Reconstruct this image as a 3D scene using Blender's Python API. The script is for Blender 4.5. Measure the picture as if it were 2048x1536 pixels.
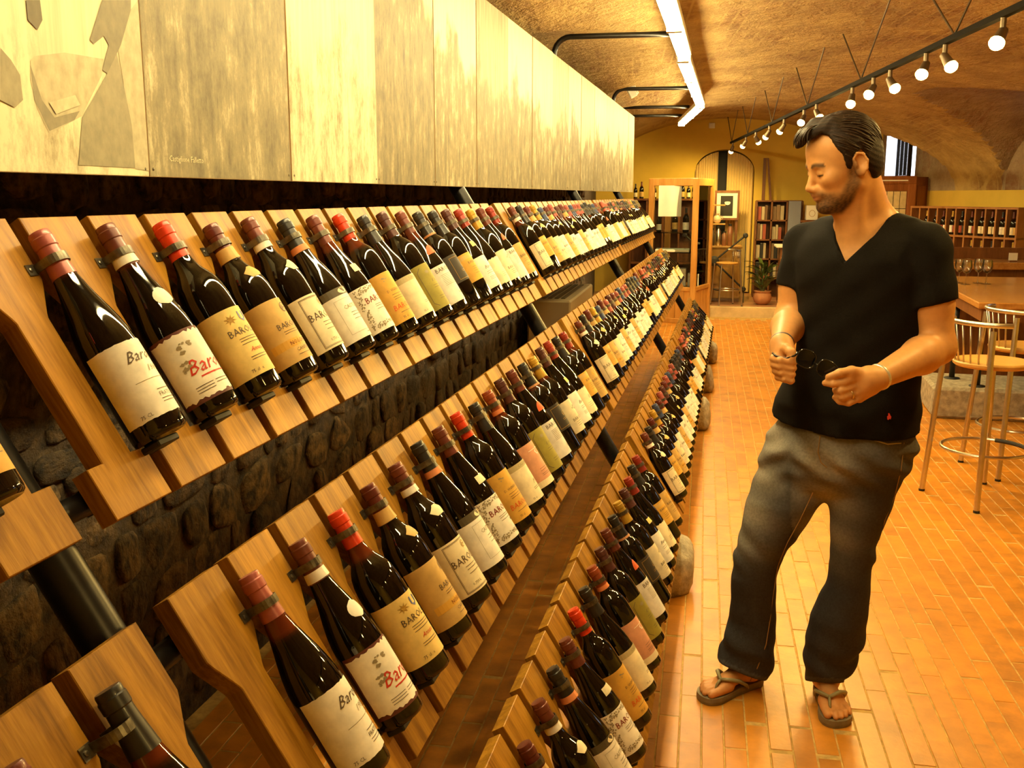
import bpy, bmesh, math, random
import numpy as np
from mathutils import Matrix, Vector
PI = math.pi
sc = bpy.context.scene
COL = sc.collection
for o in list(bpy.data.objects): bpy.data.objects.remove(o)

# ---------------------------------------------------------------- camera
cd = bpy.data.cameras.new('camera'); cam = bpy.data.objects.new('camera', cd); COL.objects.link(cam)
cd.sensor_width = 36.0; cd.lens = 36.0 * 2000 / 2048; cd.clip_start = 0.05; cd.clip_end = 100
cam.location = (0, 0, 1.56)
cam.rotation_euler = (math.radians(90 - 10.675), 0, math.radians(10.739))
sc.camera = cam
# ---------------------------------------------------------------- world (pale daylight behind the windows) and exposure
w = bpy.data.worlds.new('world'); sc.world = w; w.use_nodes = True
bg = w.node_tree.nodes['Background']; bg.inputs[0].default_value = (0.86, 0.90, 1.0, 1); bg.inputs[1].default_value = 2.2
sc.view_settings.view_transform = 'Standard'
try: sc.view_settings.look = 'None'
except Exception: pass
sc.cycles.max_bounces = 5; sc.cycles.diffuse_bounces = 3; sc.cycles.glossy_bounces = 2; sc.cycles.transmission_bounces = 4; sc.cycles.transparent_max_bounces = 8
sc.cycles.caustics_reflective = False; sc.cycles.caustics_refractive = False; sc.cycles.sample_clamp_indirect = 8.0; sc.cycles.adaptive_threshold = 0.03
sc.view_settings.exposure = 0.18; sc.view_settings.gamma = 1.0
try: sc.view_settings.use_curve_mapping = False
except Exception: pass
TUBE_E = 88.0; SPOT_W = 40.0; BULB_E = 26.0
TUBE_C = (1.0, 0.80, 0.38); SPOT_C = (1.0, 0.66, 0.18)

# ---------------------------------------------------------------- helpers
def lin(r, g, b):
    f = lambda c: (c / 255 / 12.92) if c / 255 <= 0.04045 else ((c / 255 + 0.055) / 1.055) ** 2.4
    return (f(r), f(g), f(b))
MATS = {}
def nodes(name):
    m = bpy.data.materials.new(name); m.use_nodes = True
    nt = m.node_tree; b = nt.nodes['Principled BSDF']; MATS[name] = m
    return m, nt, b
def N(nt, typ, **kw):
    n = nt.nodes.new(typ)
    for k, v in kw.items():
        if k in n.inputs: n.inputs[k].default_value = v
        else: setattr(n, k, v)
    return n
def mat(name, col, rough=0.5, metal=0.0, var=0.0, scale=20.0, bump=0.0, bscale=None, coord='Object', stretch=(1, 1, 1), col2=None, rnd=0.0, spec=None, coat=0.0, emit=None, estr=0.0, contrast=(0.35, 0.65), detail=4.0):
    """plain principled material with noise-driven colour variation and relief"""
    if name in MATS: return MATS[name]
    m, nt, b = nodes(name)
    L = nt.links.new
    b.inputs['Base Color'].default_value = (*col, 1); b.inputs['Roughness'].default_value = rough; b.inputs['Metallic'].default_value = metal
    if spec is not None: b.inputs['Specular IOR Level'].default_value = spec
    if coat: b.inputs['Coat Weight'].default_value = coat; b.inputs['Coat Roughness'].default_value = 0.08
    if emit is not None: b.inputs['Emission Color'].default_value = (*emit, 1); b.inputs['Emission Strength'].default_value = estr
    if var or bump or col2 or rnd:
        tc = N(nt, 'ShaderNodeTexCoord'); mp = N(nt, 'ShaderNodeMapping'); mp.inputs['Scale'].default_value = stretch
        L(tc.outputs[coord], mp.inputs[0]); vec = mp.outputs[0]
        oi = N(nt, 'ShaderNodeObjectInfo')
        ad = N(nt, 'ShaderNodeVectorMath', operation='ADD'); mul = N(nt, 'ShaderNodeVectorMath', operation='MULTIPLY')
        cb = N(nt, 'ShaderNodeCombineXYZ'); L(oi.outputs['Random'], cb.inputs[0]); L(oi.outputs['Random'], cb.inputs[2])
        mul.inputs[1].default_value = (37.0, 0, 91.0); L(cb.outputs[0], mul.inputs[0]); L(vec, ad.inputs[0]); L(mul.outputs[0], ad.inputs[1]); vec = ad.outputs[0]
        no = N(nt, 'ShaderNodeTexNoise', Scale=scale, Detail=detail, Roughness=0.6); L(vec, no.inputs['Vector'])
        cr = N(nt, 'ShaderNodeValToRGB')
        c2 = col2 if col2 else tuple(c * (1 - var) for c in col)
        cr.color_ramp.elements[0].color = (*c2, 1); cr.color_ramp.elements[1].color = (*(tuple(min(1, c * (1 + var * 0.5)) for c in col)), 1)
        cr.color_ramp.elements[0].position = contrast[0]; cr.color_ramp.elements[1].position = contrast[1]
        L(no.outputs[0], cr.inputs[0]); out = cr.outputs[0]
        if rnd:
            hs = N(nt, 'ShaderNodeHueSaturation'); mr = N(nt, 'ShaderNodeMapRange'); mr.inputs[3].default_value = 1 - rnd; mr.inputs[4].default_value = 1 + rnd
            L(oi.outputs['Random'], mr.inputs[0]); L(mr.outputs[0], hs.inputs['Value']); L(out, hs.inputs['Color']); out = hs.outputs[0]
        L(out, b.inputs['Base Color'])
        if bump:
            n2 = N(nt, 'ShaderNodeTexNoise', Scale=bscale or scale, Detail=5.0, Roughness=0.65); L(vec, n2.inputs['Vector'])
            bp = N(nt, 'ShaderNodeBump', Strength=bump, Distance=0.02); L(n2.outputs[0], bp.inputs['Height']); L(bp.outputs[0], b.inputs['Normal'])
    return m
def me(name, vs, fs, mat_=None, smooth=False, mats=None, midx=None):
    d = bpy.data.meshes.new(name); d.from_pydata([tuple(map(float, v)) for v in vs], [], [tuple(int(i) for i in f) for f in fs]); d.update()
    for m_ in (mats or ([mat_] if mat_ else [])): d.materials.append(m_)
    if midx is not None: d.polygons.foreach_set('material_index', midx)
    if smooth: d.polygons.foreach_set('use_smooth', [True] * len(d.polygons))
    return d
def ob(name, data, parent=None, M=None, loc=None):
    o = bpy.data.objects.new(name, data); COL.objects.link(o)
    if parent is not None: o.parent = parent
    if M is not None: o.matrix_basis = M
    if loc is not None: o.location = loc
    return o
def tag(o, label=None, cat=None, group=None, kind=None):
    if label: o['label'] = label
    if cat: o['category'] = cat
    if group: o['group'] = group
    if kind: o['kind'] = kind
    return o
def thing(name, label, cat, loc=(0, 0, 0), rz=0, group=None):
    o = bpy.data.objects.new(name, None); COL.objects.link(o); o.location = loc; o.rotation_euler = (0, 0, rz); o.empty_display_size = 0.05
    return tag(o, label, cat, group)
class MB:
    """collects boxes, tubes, lathes into one vertex/face list"""
    def __init__(s): s.v = []; s.f = []; s.mi = []; s.cur = 0
    def add(s, vs, fs):
        n = len(s.v); s.v += [tuple(p) for p in vs]; s.f += [tuple(i + n for i in q) for q in fs]; s.mi += [s.cur] * len(fs); return s
    def box(s, a, b, M=None):
        x0, y0, z0 = a; x1, y1, z1 = b
        vs = [(x0, y0, z0), (x1, y0, z0), (x1, y1, z0), (x0, y1, z0), (x0, y0, z1), (x1, y0, z1), (x1, y1, z1), (x0, y1, z1)]
        if M is not None: vs = [M @ Vector(p) for p in vs]
        return s.add(vs, [(0, 3, 2, 1), (4, 5, 6, 7), (0, 1, 5, 4), (1, 2, 6, 5), (2, 3, 7, 6), (3, 0, 4, 7)])
    def bbox(s, a, b, r=0.004):
        """box with chamfered edges"""
        bm = bmesh.new(); bmesh.ops.create_cube(bm, size=1)
        c = [(a[i] + b[i]) / 2 for i in range(3)]; d = [abs(b[i] - a[i]) for i in range(3)]
        for v in bm.verts: v.co = Vector([c[i] + v.co[i] * d[i] for i in range(3)])
        bmesh.ops.bevel(bm, geom=list(bm.edges), offset=min(r, min(d) * 0.45), segments=1, affect='EDGES')
        bm.verts.index_update(); s.add([v.co.copy() for v in bm.verts], [[v.index for v in f.verts] for f in bm.faces]); bm.free(); return s
    def tube(s, pts, r, n=8, closed=False, caps=True):
        pts = [Vector(p) for p in pts]; rs = r if isinstance(r, (list, tuple)) else [r] * len(pts); rings = []
        up = None
        for i, p in enumerate(pts):
            if closed: t = (pts[(i + 1) % len(pts)] - pts[i - 1])
            else: t = (pts[min(i + 1, len(pts) - 1)] - pts[max(i - 1, 0)])
            t.normalize()
            if up is None: up = Vector((0, 0, 1)) if abs(t.z) < 0.9 else Vector((1, 0, 0))
            x = t.cross(up).normalized(); up = x.cross(t).normalized()
            rings.append([p + (x * math.cos(2 * PI * k / n) + up * math.sin(2 * PI * k / n)) * rs[i] for k in range(n)])
        vs = [q for R_ in rings for q in R_]; fs = []
        m = len(rings)
        for i in range(m if closed else m - 1):
            j = (i + 1) % m
            for k in range(n): fs.append((i * n + k, i * n + (k + 1) % n, j * n + (k + 1) % n, j * n + k))
        if caps and not closed: fs.append(tuple(range(n))[::-1]); fs.append(tuple((m - 1) * n + k for k in range(n)))
        return s.add(vs, fs)
    def lathe(s, prof, n=24, M=None, c=(0, 0)):
        vs = []; fs = []
        for r, z in prof: vs += [(c[0] + r * math.cos(2 * PI * k / n), c[1] + r * math.sin(2 * PI * k / n), z) for k in range(n)]
        for i in range(len(prof) - 1):
            for k in range(n): fs.append((i * n + k, i * n + (k + 1) % n, (i + 1) * n + (k + 1) % n, (i + 1) * n + k))
        fs.append(tuple(range(n))[::-1]); fs.append(tuple((len(prof) - 1) * n + k for k in range(n)))
        if M is not None: vs = [M @ Vector(p) for p in vs]
        return s.add(vs, fs)
    def prism(s, poly, y0, y1, M=None):
        """outline in x,z extruded along y"""
        n = len(poly); vs = [(x, y0, z) for x, z in poly] + [(x, y1, z) for x, z in poly]
        fs = [tuple(range(n)), tuple(range(2 * n - 1, n - 1, -1))] + [(i, n + i, n + (i + 1) % n, (i + 1) % n) for i in range(n)]
        if M is not None: vs = [M @ Vector(p) for p in vs]
        return s.add(vs, fs)
    def mesh(s, name, m=None, smooth=False, mats=None):
        return me(name, s.v, s.f, m, smooth, mats, s.mi if mats else None)
    def obj(s, name, m, parent=None, smooth=False, mats=None, M=None, loc=None):
        o = ob(name, s.mesh(name, m, smooth, mats), parent, M, loc)
        return o
def autosmooth(o, ang=40):
    d = o.data; d.polygons.foreach_set('use_smooth', [True] * len(d.polygons))
    try: d.set_sharp_from_angle(angle=math.radians(ang))
    except Exception: pass
    return o
def T(x, y, z): return Matrix.Translation((x, y, z))
rng = random.Random(7)
# ---------------------------------------------------------------- materials
M_wood = None
def wood(name, c1, c2, rough=0.4, along=(1, 1, 0.09), scale=28, rnd=0.14, coat=0.15, spec=0.3):
    m, nt, b = nodes(name); L = nt.links.new
    tc = N(nt, 'ShaderNodeTexCoord'); oi = N(nt, 'ShaderNodeObjectInfo')
    cb = N(nt, 'ShaderNodeCombineXYZ'); L(oi.outputs['Random'], cb.inputs[0]); L(oi.outputs['Random'], cb.inputs[2])
    mul = N(nt, 'ShaderNodeVectorMath', operation='MULTIPLY'); mul.inputs[1].default_value = (53, 0, 17); L(cb.outputs[0], mul.inputs[0])
    ad = N(nt, 'ShaderNodeVectorMath', operation='ADD'); L(tc.outputs['Object'], ad.inputs[0]); L(mul.outputs[0], ad.inputs[1])
    mp = N(nt, 'ShaderNodeMapping'); mp.inputs['Scale'].default_value = along; L(ad.outputs[0], mp.inputs[0])
    n1 = N(nt, 'ShaderNodeTexNoise', Scale=scale, Detail=3.0, Roughness=0.5, Distortion=0.6); L(mp.outputs[0], n1.inputs['Vector'])
    n2 = N(nt, 'ShaderNodeTexNoise', Scale=scale * 7, Detail=3.0, Roughness=0.6); L(mp.outputs[0], n2.inputs['Vector'])
    mx = N(nt, 'ShaderNodeMix'); mx.inputs[0].default_value = 0.35; L(n1.outputs[0], mx.inputs[2]); L(n2.outputs[0], mx.inputs[3])
    cr = N(nt, 'ShaderNodeValToRGB'); cr.color_ramp.elements[0].position = 0.36; cr.color_ramp.elements[1].position = 0.64
    cr.color_ramp.elements[0].color = (*c2, 1); cr.color_ramp.elements[1].color = (*c1, 1); L(mx.outputs[0], cr.inputs[0])
    hs = N(nt, 'ShaderNodeHueSaturation'); mr = N(nt, 'ShaderNodeMapRange'); mr.inputs[3].default_value = 1 - rnd; mr.inputs[4].default_value = 1 + rnd
    L(oi.outputs['Random'], mr.inputs[0]); L(mr.outputs[0], hs.inputs['Value']); L(cr.outputs[0], hs.inputs['Color']); L(hs.outputs[0], b.inputs['Base Color'])
    b.inputs['Roughness'].default_value = rough; b.inputs['Specular IOR Level'].default_value = spec
    if coat: b.inputs['Coat Weight'].default_value = coat; b.inputs['Coat Roughness'].default_value = 0.25
    bp = N(nt, 'ShaderNodeBump', Strength=0.12, Distance=0.004); L(n2.outputs[0], bp.inputs['Height']); L(bp.outputs[0], b.inputs['Normal'])
    return m
M_plank = wood('plank_wood', (0.44, 0.212, 0.020), (0.175, 0.070, 0.003), coat=0.06, rough=0.5, spec=0.2)
M_dark_metal = mat('black_steel', (0.022, 0.02, 0.018), 0.35, 0.6, var=0.3, scale=30)
M_strap = mat('worn_steel_strap', (0.16, 0.14, 0.10), 0.4, 0.85, var=0.5, scale=60)
M_steel = mat('satin_steel', (0.62, 0.58, 0.52), 0.28, 1.0, var=0.1, scale=15)
M_black = mat('matt_black', (0.012, 0.011, 0.01), 0.6)
M_pine = wood('pine_wood', (0.62, 0.33, 0.09), (0.46, 0.21, 0.045), along=(1, 1, 0.1), scale=16, rnd=0.05)
M_brown = wood('dark_brown_wood', (0.22, 0.085, 0.025), (0.12, 0.04, 0.012), along=(1, 1, 0.12), scale=16, rnd=0.1)
M_table = wood('varnished_table_wood', (0.50, 0.24, 0.06), (0.34, 0.14, 0.03), along=(1, 0.1, 1), scale=10, rnd=0.05, rough=0.25, coat=0.4)
M_concrete = mat('rough_concrete', (0.42, 0.36, 0.26), 0.9, var=0.4, scale=25, bump=0.5, bscale=60)
M_white_paper = mat('white_paper', (0.85, 0.82, 0.72), 0.7, var=0.05, scale=5)
# ================================================================ ROOM
def XLf(Y): return (-1.56 + 0.028 * Y) if Y < 10.6 else (-1.263 - 0.075 * (Y - 10.6))
def XRf(Y): return 4.3 if Y < 8.7 else 4.3 - 0.28 * (Y - 8.7)
def XCf(Y): return 1.52 - 0.083 * Y
ZS, ZC = 1.62, 2.66
YE = 15.3                                              # far end wall
ZF = 0.12                                              # raised floor beyond the threshold
def at(x, y, Y):
    """world point at distance Y down the room for a photograph position"""
    th, yw = math.radians(10.675), math.radians(10.739)
    F = Vector((-math.sin(yw) * math.cos(th), math.cos(yw) * math.cos(th), -math.sin(th))); R_ = Vector((math.cos(yw), math.sin(yw), 0)); U_ = R_.cross(F)
    d = R_ * (x - 1024) / 2000 - U_ * (y - 768) / 2000 + F
    return Vector((0, 0, 1.56)) + d * (Y / d.y)
LUN_R = [(-2.6, 1.75), (1.8, 1.75), (6.2, 1.75), (10.55, 1.75), (14.75, 1.42)]
LUN_L = [(-2.2, 2.2), (2.7, 2.3), (7.7, 2.35), (12.5, 2.1)]
def ZSL(Y): return 2.20 if Y < 10.6 else 2.20 - 0.11 * (Y - 10.6)
def soff(X, Y, flag=False):
    xc = XCf(Y); wl = xc - XLf(Y); wr = XRf(Y) - xc
    t = (X - xc) / (wl if X < xc else wr)
    zs = ZSL(Y) if X < xc else ZS
    z = zs + (ZC - zs) * math.sqrt(max(0, 1 - t * t))
    z0 = z
    for c, b in (LUN_L if X < xc else LUN_R):
        q = (Y - c) / b
        if abs(q) < 1: z = max(z, zs + ((2.62 if X < xc else 2.56) - zs) * math.sqrt(1 - q * q))
    return (z > z0 + 1e-4) if flag else z
M_vault = None
def plaster(name, c1, c2, c3):
    m, nt, b = nodes(name); L = nt.links.new
    tc = N(nt, 'ShaderNodeTexCoord')
    n1 = N(nt, 'ShaderNodeTexNoise', Scale=2.2, Detail=5.0, Roughness=0.7); L(tc.outputs['Object'], n1.inputs['Vector'])
    cr = N(nt, 'ShaderNodeValToRGB'); cr.color_ramp.elements[0].position = 0.36; cr.color_ramp.elements[1].position = 0.64
    cr.color_ramp.elements[0].color = (*c2, 1); cr.color_ramp.elements[1].color = (*c1, 1); L(n1.outputs[0], cr.inputs[0])
    # worn patches where the brick courses show through the skim
    mp = N(nt, 'ShaderNodeMapping'); mp.inputs['Rotation'].default_value = (0, 0, 1.49); L(tc.outputs['Object'], mp.inputs[0])
    bk = N(nt, 'ShaderNodeTexBrick', Scale=1.0); bk.inputs['Brick Width'].default_value = 0.26; bk.inputs['Row Height'].default_value = 0.075; bk.inputs['Mortar Size'].default_value = 0.010; bk.inputs['Mortar Smooth'].default_value = 0.6
    bk.inputs['Color1'].default_value = (*c3, 1); bk.inputs['Color2'].default_value = (*[c * 1.5 for c in c3], 1); bk.inputs['Mortar'].default_value = (*[c * 0.8 for c in c1], 1); L(mp.outputs[0], bk.inputs['Vector'])
    mp2 = N(nt, 'ShaderNodeMapping'); mp2.inputs['Scale'].default_value = (2.6, 0.9, 2); L(tc.outputs['Object'], mp2.inputs[0])
    n2 = N(nt, 'ShaderNodeTexNoise', Scale=1.1, Detail=5.0, Roughness=0.72); L(mp2.outputs[0], n2.inputs['Vector'])
    c2r = N(nt, 'ShaderNodeValToRGB'); c2r.color_ramp.elements[0].position = 0.50; c2r.color_ramp.elements[1].position = 0.66; c2r.color_ramp.elements[1].color = (0.75, 0.75, 0.75, 1); L(n2.outputs[0], c2r.inputs[0])
    mx = N(nt, 'ShaderNodeMix', data_type='RGBA'); L(c2r.outputs[0], mx.inputs[0]); L(cr.outputs[0], mx.inputs[6]); L(bk.outputs[0], mx.inputs[7])
    L(mx.outputs[2], b.inputs['Base Color']); b.inputs['Roughness'].default_value = 0.92
    n3 = N(nt, 'ShaderNodeTexNoise', Scale=9.0, Detail=4.0, Roughness=0.75); L(tc.outputs['Object'], n3.inputs['Vector'])
    bp = N(nt, 'ShaderNodeBump', Strength=0.9, Distance=0.05); L(n3.outputs[0], bp.inputs['Height']); L(bp.outputs[0], b.inputs['Normal'])
    return m
M_vault = plaster('vault_plaster', (0.52, 0.36, 0.13), (0.34, 0.215, 0.07), (0.17, 0.072, 0.022))
M_lun = plaster('lunette_plaster', (0.40, 0.31, 0.20), (0.25, 0.17, 0.10), (0.17, 0.065, 0.030))
M_yellow = mat('yellow_wall_paint', (0.72, 0.50, 0.075), 0.85, var=0.08, scale=2.0, bump=0.05, bscale=40)
M_mortar = mat('old_mortar', (0.065, 0.040, 0.015), 0.95, var=0.8, scale=18, bump=0.8, bscale=22)
M_stone = mat('rubble_stone', (0.085, 0.052, 0.018), 0.95, var=0.85, scale=30, bump=0.9, bscale=26, rnd=0.45)

def build_room():
    YC = [(-3 + i * 18.3 / 300) for i in range(301)]; Ys = [(-3 + i * 0.1) for i in range(184)]; nt_ = 96
    vs = []; fs = []; mi = []
    for Y in YC:
        xl, xr, xc = XLf(Y), XRf(Y), XCf(Y)
        for k in range(nt_ + 1):
            a = k / nt_
            X = xc - (xc - xl) * math.cos(a * 2 * PI / 2) if a <= 0.5 else xc + (xr - xc) * math.sin((a - 0.5) * PI)
            vs.append((X, Y, soff(X, Y)))
    for i in range(len(YC) - 1):
        for k in range(nt_):
            p = i * (nt_ + 1) + k; fs.append((p, p + nt_ + 1, p + nt_ + 2, p + 1)); c_ = [sum(vs[q][j] for q in fs[-1]) / 4 for j in (0, 1)]; mi.append(1 if soff(c_[0], c_[1], True) and c_[0] > XCf(c_[1]) else 0)
    o = ob('ceiling', me('ceiling', vs, fs, None, True, [M_vault, M_lun], mi)); o.data.set_sharp_from_angle(angle=math.radians(14)); tag(o, kind='structure')
    # long walls, following the room's plan
    def wall(name, xf, m, holes=()):
        vs = []; fs = []
        zs = lambda top: [0, 0.8, ZS, 0]
        for Y in YC:
            X = xf(Y); top = max(ZS, soff(X, Y) + 0.06)
            vs += [(X, Y, -0.02), (X, Y, ZS), (X, Y, ZS + (top - ZS) * 0.20), (X, Y, ZS + (top - ZS) * 0.8), (X, Y, top)]
        for i in range(len(YC) - 1):
            ym = (YC[i] + YC[i + 1]) / 2
            for k in range(4):
                if k == 2 and any(abs(ym - c) < h for c, h in holes): continue
                p = i * 5 + k; fs.append((p, p + 1, p + 6, p + 5))
        mi = [0 if k == 0 else 1 for i in range(len(YC) - 1) for k in range(4) if not (k == 2 and any(abs((YC[i] + YC[i + 1]) / 2 - c) < h for c, h in holes))]
        return tag(ob(name, me(name, vs, fs, None, False, [m, M_lun], mi)), kind='structure')
    wl = wall('wall_left', XLf, M_mortar)
    wr = wall('wall_right', XRf, M_yellow, [(6.2, 0.6), (10.55, 0.65), (14.75, 0.42)])
    # window bars and panes in the lunettes of the right wall
    mglass = mat('window_glass', (0.9, 0.93, 0.95), 0.02); mglass.node_tree.nodes['Principled BSDF'].inputs['Transmission Weight'].default_value = 1.0
    for i, (c, h) in enumerate([(6.2, 0.6), (10.55, 0.65), (14.75, 0.42)]):
        X = XRf(c); z0, z1 = ZS + 0.19, ZS + 0.79
        wb = MB()
        for dy in (-h, -h / 3, h / 3, h): wb.box((X + 0.02, c + dy - 0.02, z0), (X + 0.07, c + dy + 0.02, z1))
        for z in (z0, z1): wb.box((X + 0.02, c - h, z - 0.02), (X + 0.07, c + h, z + 0.02))
        o = wb.obj('window_%d' % (i + 1), M_dark_metal); tag(o, kind='structure')
        for k in range(3):
            y0 = c - h + k * 2 * h / 3
            MB().box((X + 0.04, y0 + 0.02, z0 + 0.02), (X + 0.045, y0 + 2 * h / 3 - 0.02, z1 - 0.02)).obj('pane', mglass, o)
    # end walls (the far one with an arched niche)
    def cross(name, Y, m, niche=None, sgn=1):
        xl, xr = XLf(Y), XRf(Y); xs = sorted(set([xl + (xr - xl) * i / 60 for i in range(61)] + ([niche[0] + (niche[1] - niche[0]) * i / 30 for i in range(31)] if niche else [])))
        vs = []; fs = []; n = 0
        for a, b in zip(xs[:-1], xs[1:]):
            def low(x):
                if niche and niche[0] <= (a + b) / 2 <= niche[1]:
                    c = (niche[0] + niche[1]) / 2; r = (niche[1] - niche[0]) / 2; return niche[2] + niche[3] * math.sqrt(max(0, 1 - ((x - c) / r) ** 2))
                return -0.02
            vs += [(a, Y, low(a)), (b, Y, low(b)), (b, Y, soff(b, Y - 0.01) + 0.02), (a, Y, soff(a, Y - 0.01) + 0.02)]; fs.append((n, n + 1, n + 2, n + 3)); n += 4
        return tag(ob(name, me(name, vs, fs, m)), kind='structure')
    cross('wall_end', YE, M_yellow, (-0.16, 0.70, 1.90, 0.32)); cross('wall_back', -3.0, M_yellow)
    # niche: reveal and dark back
    nv = MB(); pts = [(-0.16, 0)] + [(0.27 - 0.43 * math.cos(PI * k / 24), 1.90 + 0.32 * math.sin(PI * k / 24)) for k in range(25)] + [(0.70, 0)]
    n = len(pts); nv.add([(x, YE, z) for x, z in pts] + [(x, YE + 0.45, z) for x, z in pts], [(i, i + 1, n + i + 1, n + i) for i in range(n - 1)])
    tag(nv.obj('trim_1', M_yellow), kind='structure')
    tag(MB().box((-0.4, YE + 0.45, -0.02), (0.95, YE + 0.5, 2.5)).obj('wall_niche', M_black), kind='structure')
    # floor
    M_grout = mat('floor_grout', (0.52, 0.33, 0.10), 0.9, var=0.3, scale=30)
    fl = tag(MB().box((-2.2, -3.2, -0.06), (4.6, 13.3, -0.0012)).obj('floor', M_grout), kind='structure')
    M_far = mat('worn_pink_floor', (0.52, 0.25, 0.13), 0.3, var=0.3, scale=3.5, stretch=(0.6, 2.2, 1))
    tag(MB().box((-2.2, 13.34, -0.06), (4.6, YE + 0.5, ZF)).obj('floor_far', M_far), kind='structure')
    tag(MB().bbox((-1.5, 13.28, -0.05), (3.0, 13.40, ZF + 0.012), 0.004).obj('trim_2', mat('pale_threshold_stone', (0.62, 0.46, 0.26), 0.5, var=0.2, scale=8)), kind='structure')
    m_t = mat('terracotta_strip_tile', (0.56, 0.218, 0.022), 0.36, var=0.20, scale=9, bump=0.05, bscale=70, rnd=0.13, spec=0.35)
    px, py = 0.0645, 0.285
    tiles = []
    for i in range(-22, 64):
        for j in range(-3, 47):
            x = i * px + 0.012; y = j * py + (py / 2 if i % 2 else 0) + rng.uniform(-0.012, 0.012)
            if y < 0.3 or y > 13.1: continue
            tiles.append((x, y, rng.uniform(-0.0007, 0.0007)))
    tm = MB().bbox((-px / 2 + 0.0018, -py / 2 + 0.0018, -0.012), (px / 2 - 0.0018, py / 2 - 0.0018, 0.0), 0.0016).mesh('floor_tile', m_t)
    def vis(t):
        x, y, _ = t; d = math.hypot(x, y)
        a = math.degrees(math.atan2(x, y)) + 10.74
        return y > 2.2 and -3 < a < 27.5 and x > -0.16
    near = sorted([t for t in tiles if vis(t)], key=lambda t: math.hypot(t[0], t[1]))[:300]
    ns = set(near)
    for t in near: ob('tile', tm, fl, loc=t)
    rest = MB(); bv = [tuple(v.co) for v in tm.vertices]; bf = [tuple(p.vertices) for p in tm.polygons]
    for t in tiles:
        if t in ns: continue
        rest.add([(a + t[0], b + t[1], c + t[2]) for a, b, c in bv], bf)
    tag(rest.obj('tile_field', mat('terracotta_strip_tile_far', (0.56, 0.218, 0.022), 0.36, var=0.30, scale=9, spec=0.45), fl), kind='stuff')
    # rubble stones of the left wall
    base = []
    for s in range(8):
        bm = bmesh.new(); bmesh.ops.create_icosphere(bm, subdivisions=2, radius=1.0); r2 = random.Random(s)
        k = [Vector((r2.uniform(-1, 1), r2.uniform(-1, 1), r2.uniform(-1, 1))).normalized() for _ in range(5)]
        for v in bm.verts:
            q = v.co.copy(); q = Vector([math.copysign(abs(c) ** 0.5, c) for c in q])
            for kk in k:
                dd = q.dot(kk) - 0.7
                if dd > 0: q -= kk * dd * 0.8
            v.co = q * (1 + r2.uniform(-0.05, 0.05))
        bm.verts.index_update(); base.append(([v.co.copy() for v in bm.verts], [[v.index for v in f.verts] for f in bm.faces])); bm.free()
    smesh = [me('stone', [(x * 0.035, y * 0.085, z * 0.06) for x, y, z in b[0]], b[1], M_stone, True) for b in base]
    st = []
    z = 0.04
    while z < 1.72:
        hh = rng.uniform(0.08, 0.19); y = -0.4 + rng.uniform(0, 0.1)
        while y < 11:
            ww = rng.uniform(0.09, 0.30); st.append((y + ww / 2, z + hh / 2 + rng.uniform(-0.012, 0.012), ww, hh)); y += ww * 0.97
        z += hh * 0.95
    st.sort(key=lambda s: math.hypot(s[0] - 0.3, XLf(s[0])) + (0 if s[0] > 0.5 else 9))
    rest = MB()
    for i, (y, z, ww, hh) in enumerate(st):
        M = T(XLf(y) - 0.006, y, z) @ Matrix.Rotation(rng.uniform(-0.25, 0.25), 4, 'X') @ Matrix.Diagonal((rng.uniform(0.3, 1.0), ww / 0.185, hh / 0.125, 1))
        s = i % 8
        if i < 300: ob('stone', smesh[s], wl, M)
        else: rest.add([M @ Vector((a * 0.035, b * 0.085, c * 0.06)) for a, b, c in base[s][0]], base[s][1])
    o = rest.obj('stonework', mat('rubble_stone_far', (0.07, 0.048, 0.024), 0.95, var=0.7, scale=8, bump=0.9, bscale=26), wl, smooth=True); tag(o, kind='stuff')
build_room()
# ================================================================ RACK AND BOTTLES
P0 = Vector((-0.9167, 1.0742, 1.5306)); PSI, ALP = 0.0281, 1.0266
dU = Vector((math.sin(PSI), math.cos(PSI), 0)); nH = Vector((math.cos(PSI), -math.sin(PSI), 0))
dV = nH * math.cos(ALP) - Vector((0, 0, 1)) * math.sin(ALP); dN = nH * math.sin(ALP) + Vector((0, 0, 1)) * math.cos(ALP)
PIT, PL = 0.15, 0.4254
ROWV = [0.0, 0.540, 1.0905]; ROWN = [0.0, 0.002, 0.006]
RM = Matrix((( dU.x, -dN.x, -dV.x, 0), (dU.y, -dN.y, -dV.y, 0), (dU.z, -dN.z, -dV.z, 0), (0, 0, 0, 1)))
def frame(u, v, n=0.0):
    p = P0 + dU * u + dV * v + dN * n
    return Matrix.Translation(p) @ RM
# plank outline (x across, z up, 0 at its top)
hw, nw = 0.0622, 0.0305
half = [(hw, 0), (hw, -0.094), (hw - 0.004, -0.102), (nw + 0.003, -0.143), (nw, -0.150), (nw, -0.353), (hw, -0.353), (hw, -PL)]
outl = [(-x, z) for x, z in half][::-1] + half
def chamfer_plank():
    bm = bmesh.new(); n = len(outl)
    vs = [bm.verts.new((x, 0, z)) for x, z in outl] + [bm.verts.new((x, 0.026, z)) for x, z in outl]
    bm.faces.new(vs[:n]); bm.faces.new(vs[n:][::-1])
    for i in range(n): bm.faces.new((vs[i], vs[n + i], vs[n + (i + 1) % n], vs[(i + 1) % n]))
    bmesh.ops.recalc_face_normals(bm, faces=bm.faces)
    fe = [e for e in bm.edges if abs(e.verts[0].co.y) < 1e-6 and abs(e.verts[1].co.y) < 1e-6]
    bmesh.ops.bevel(bm, geom=fe, offset=0.0012, segments=1, affect='EDGES')
    d = bpy.data.meshes.new('plank'); bm.to_mesh(d); bm.free(); d.materials.append(M_plank); return d
plank_me = chamfer_plank()
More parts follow.
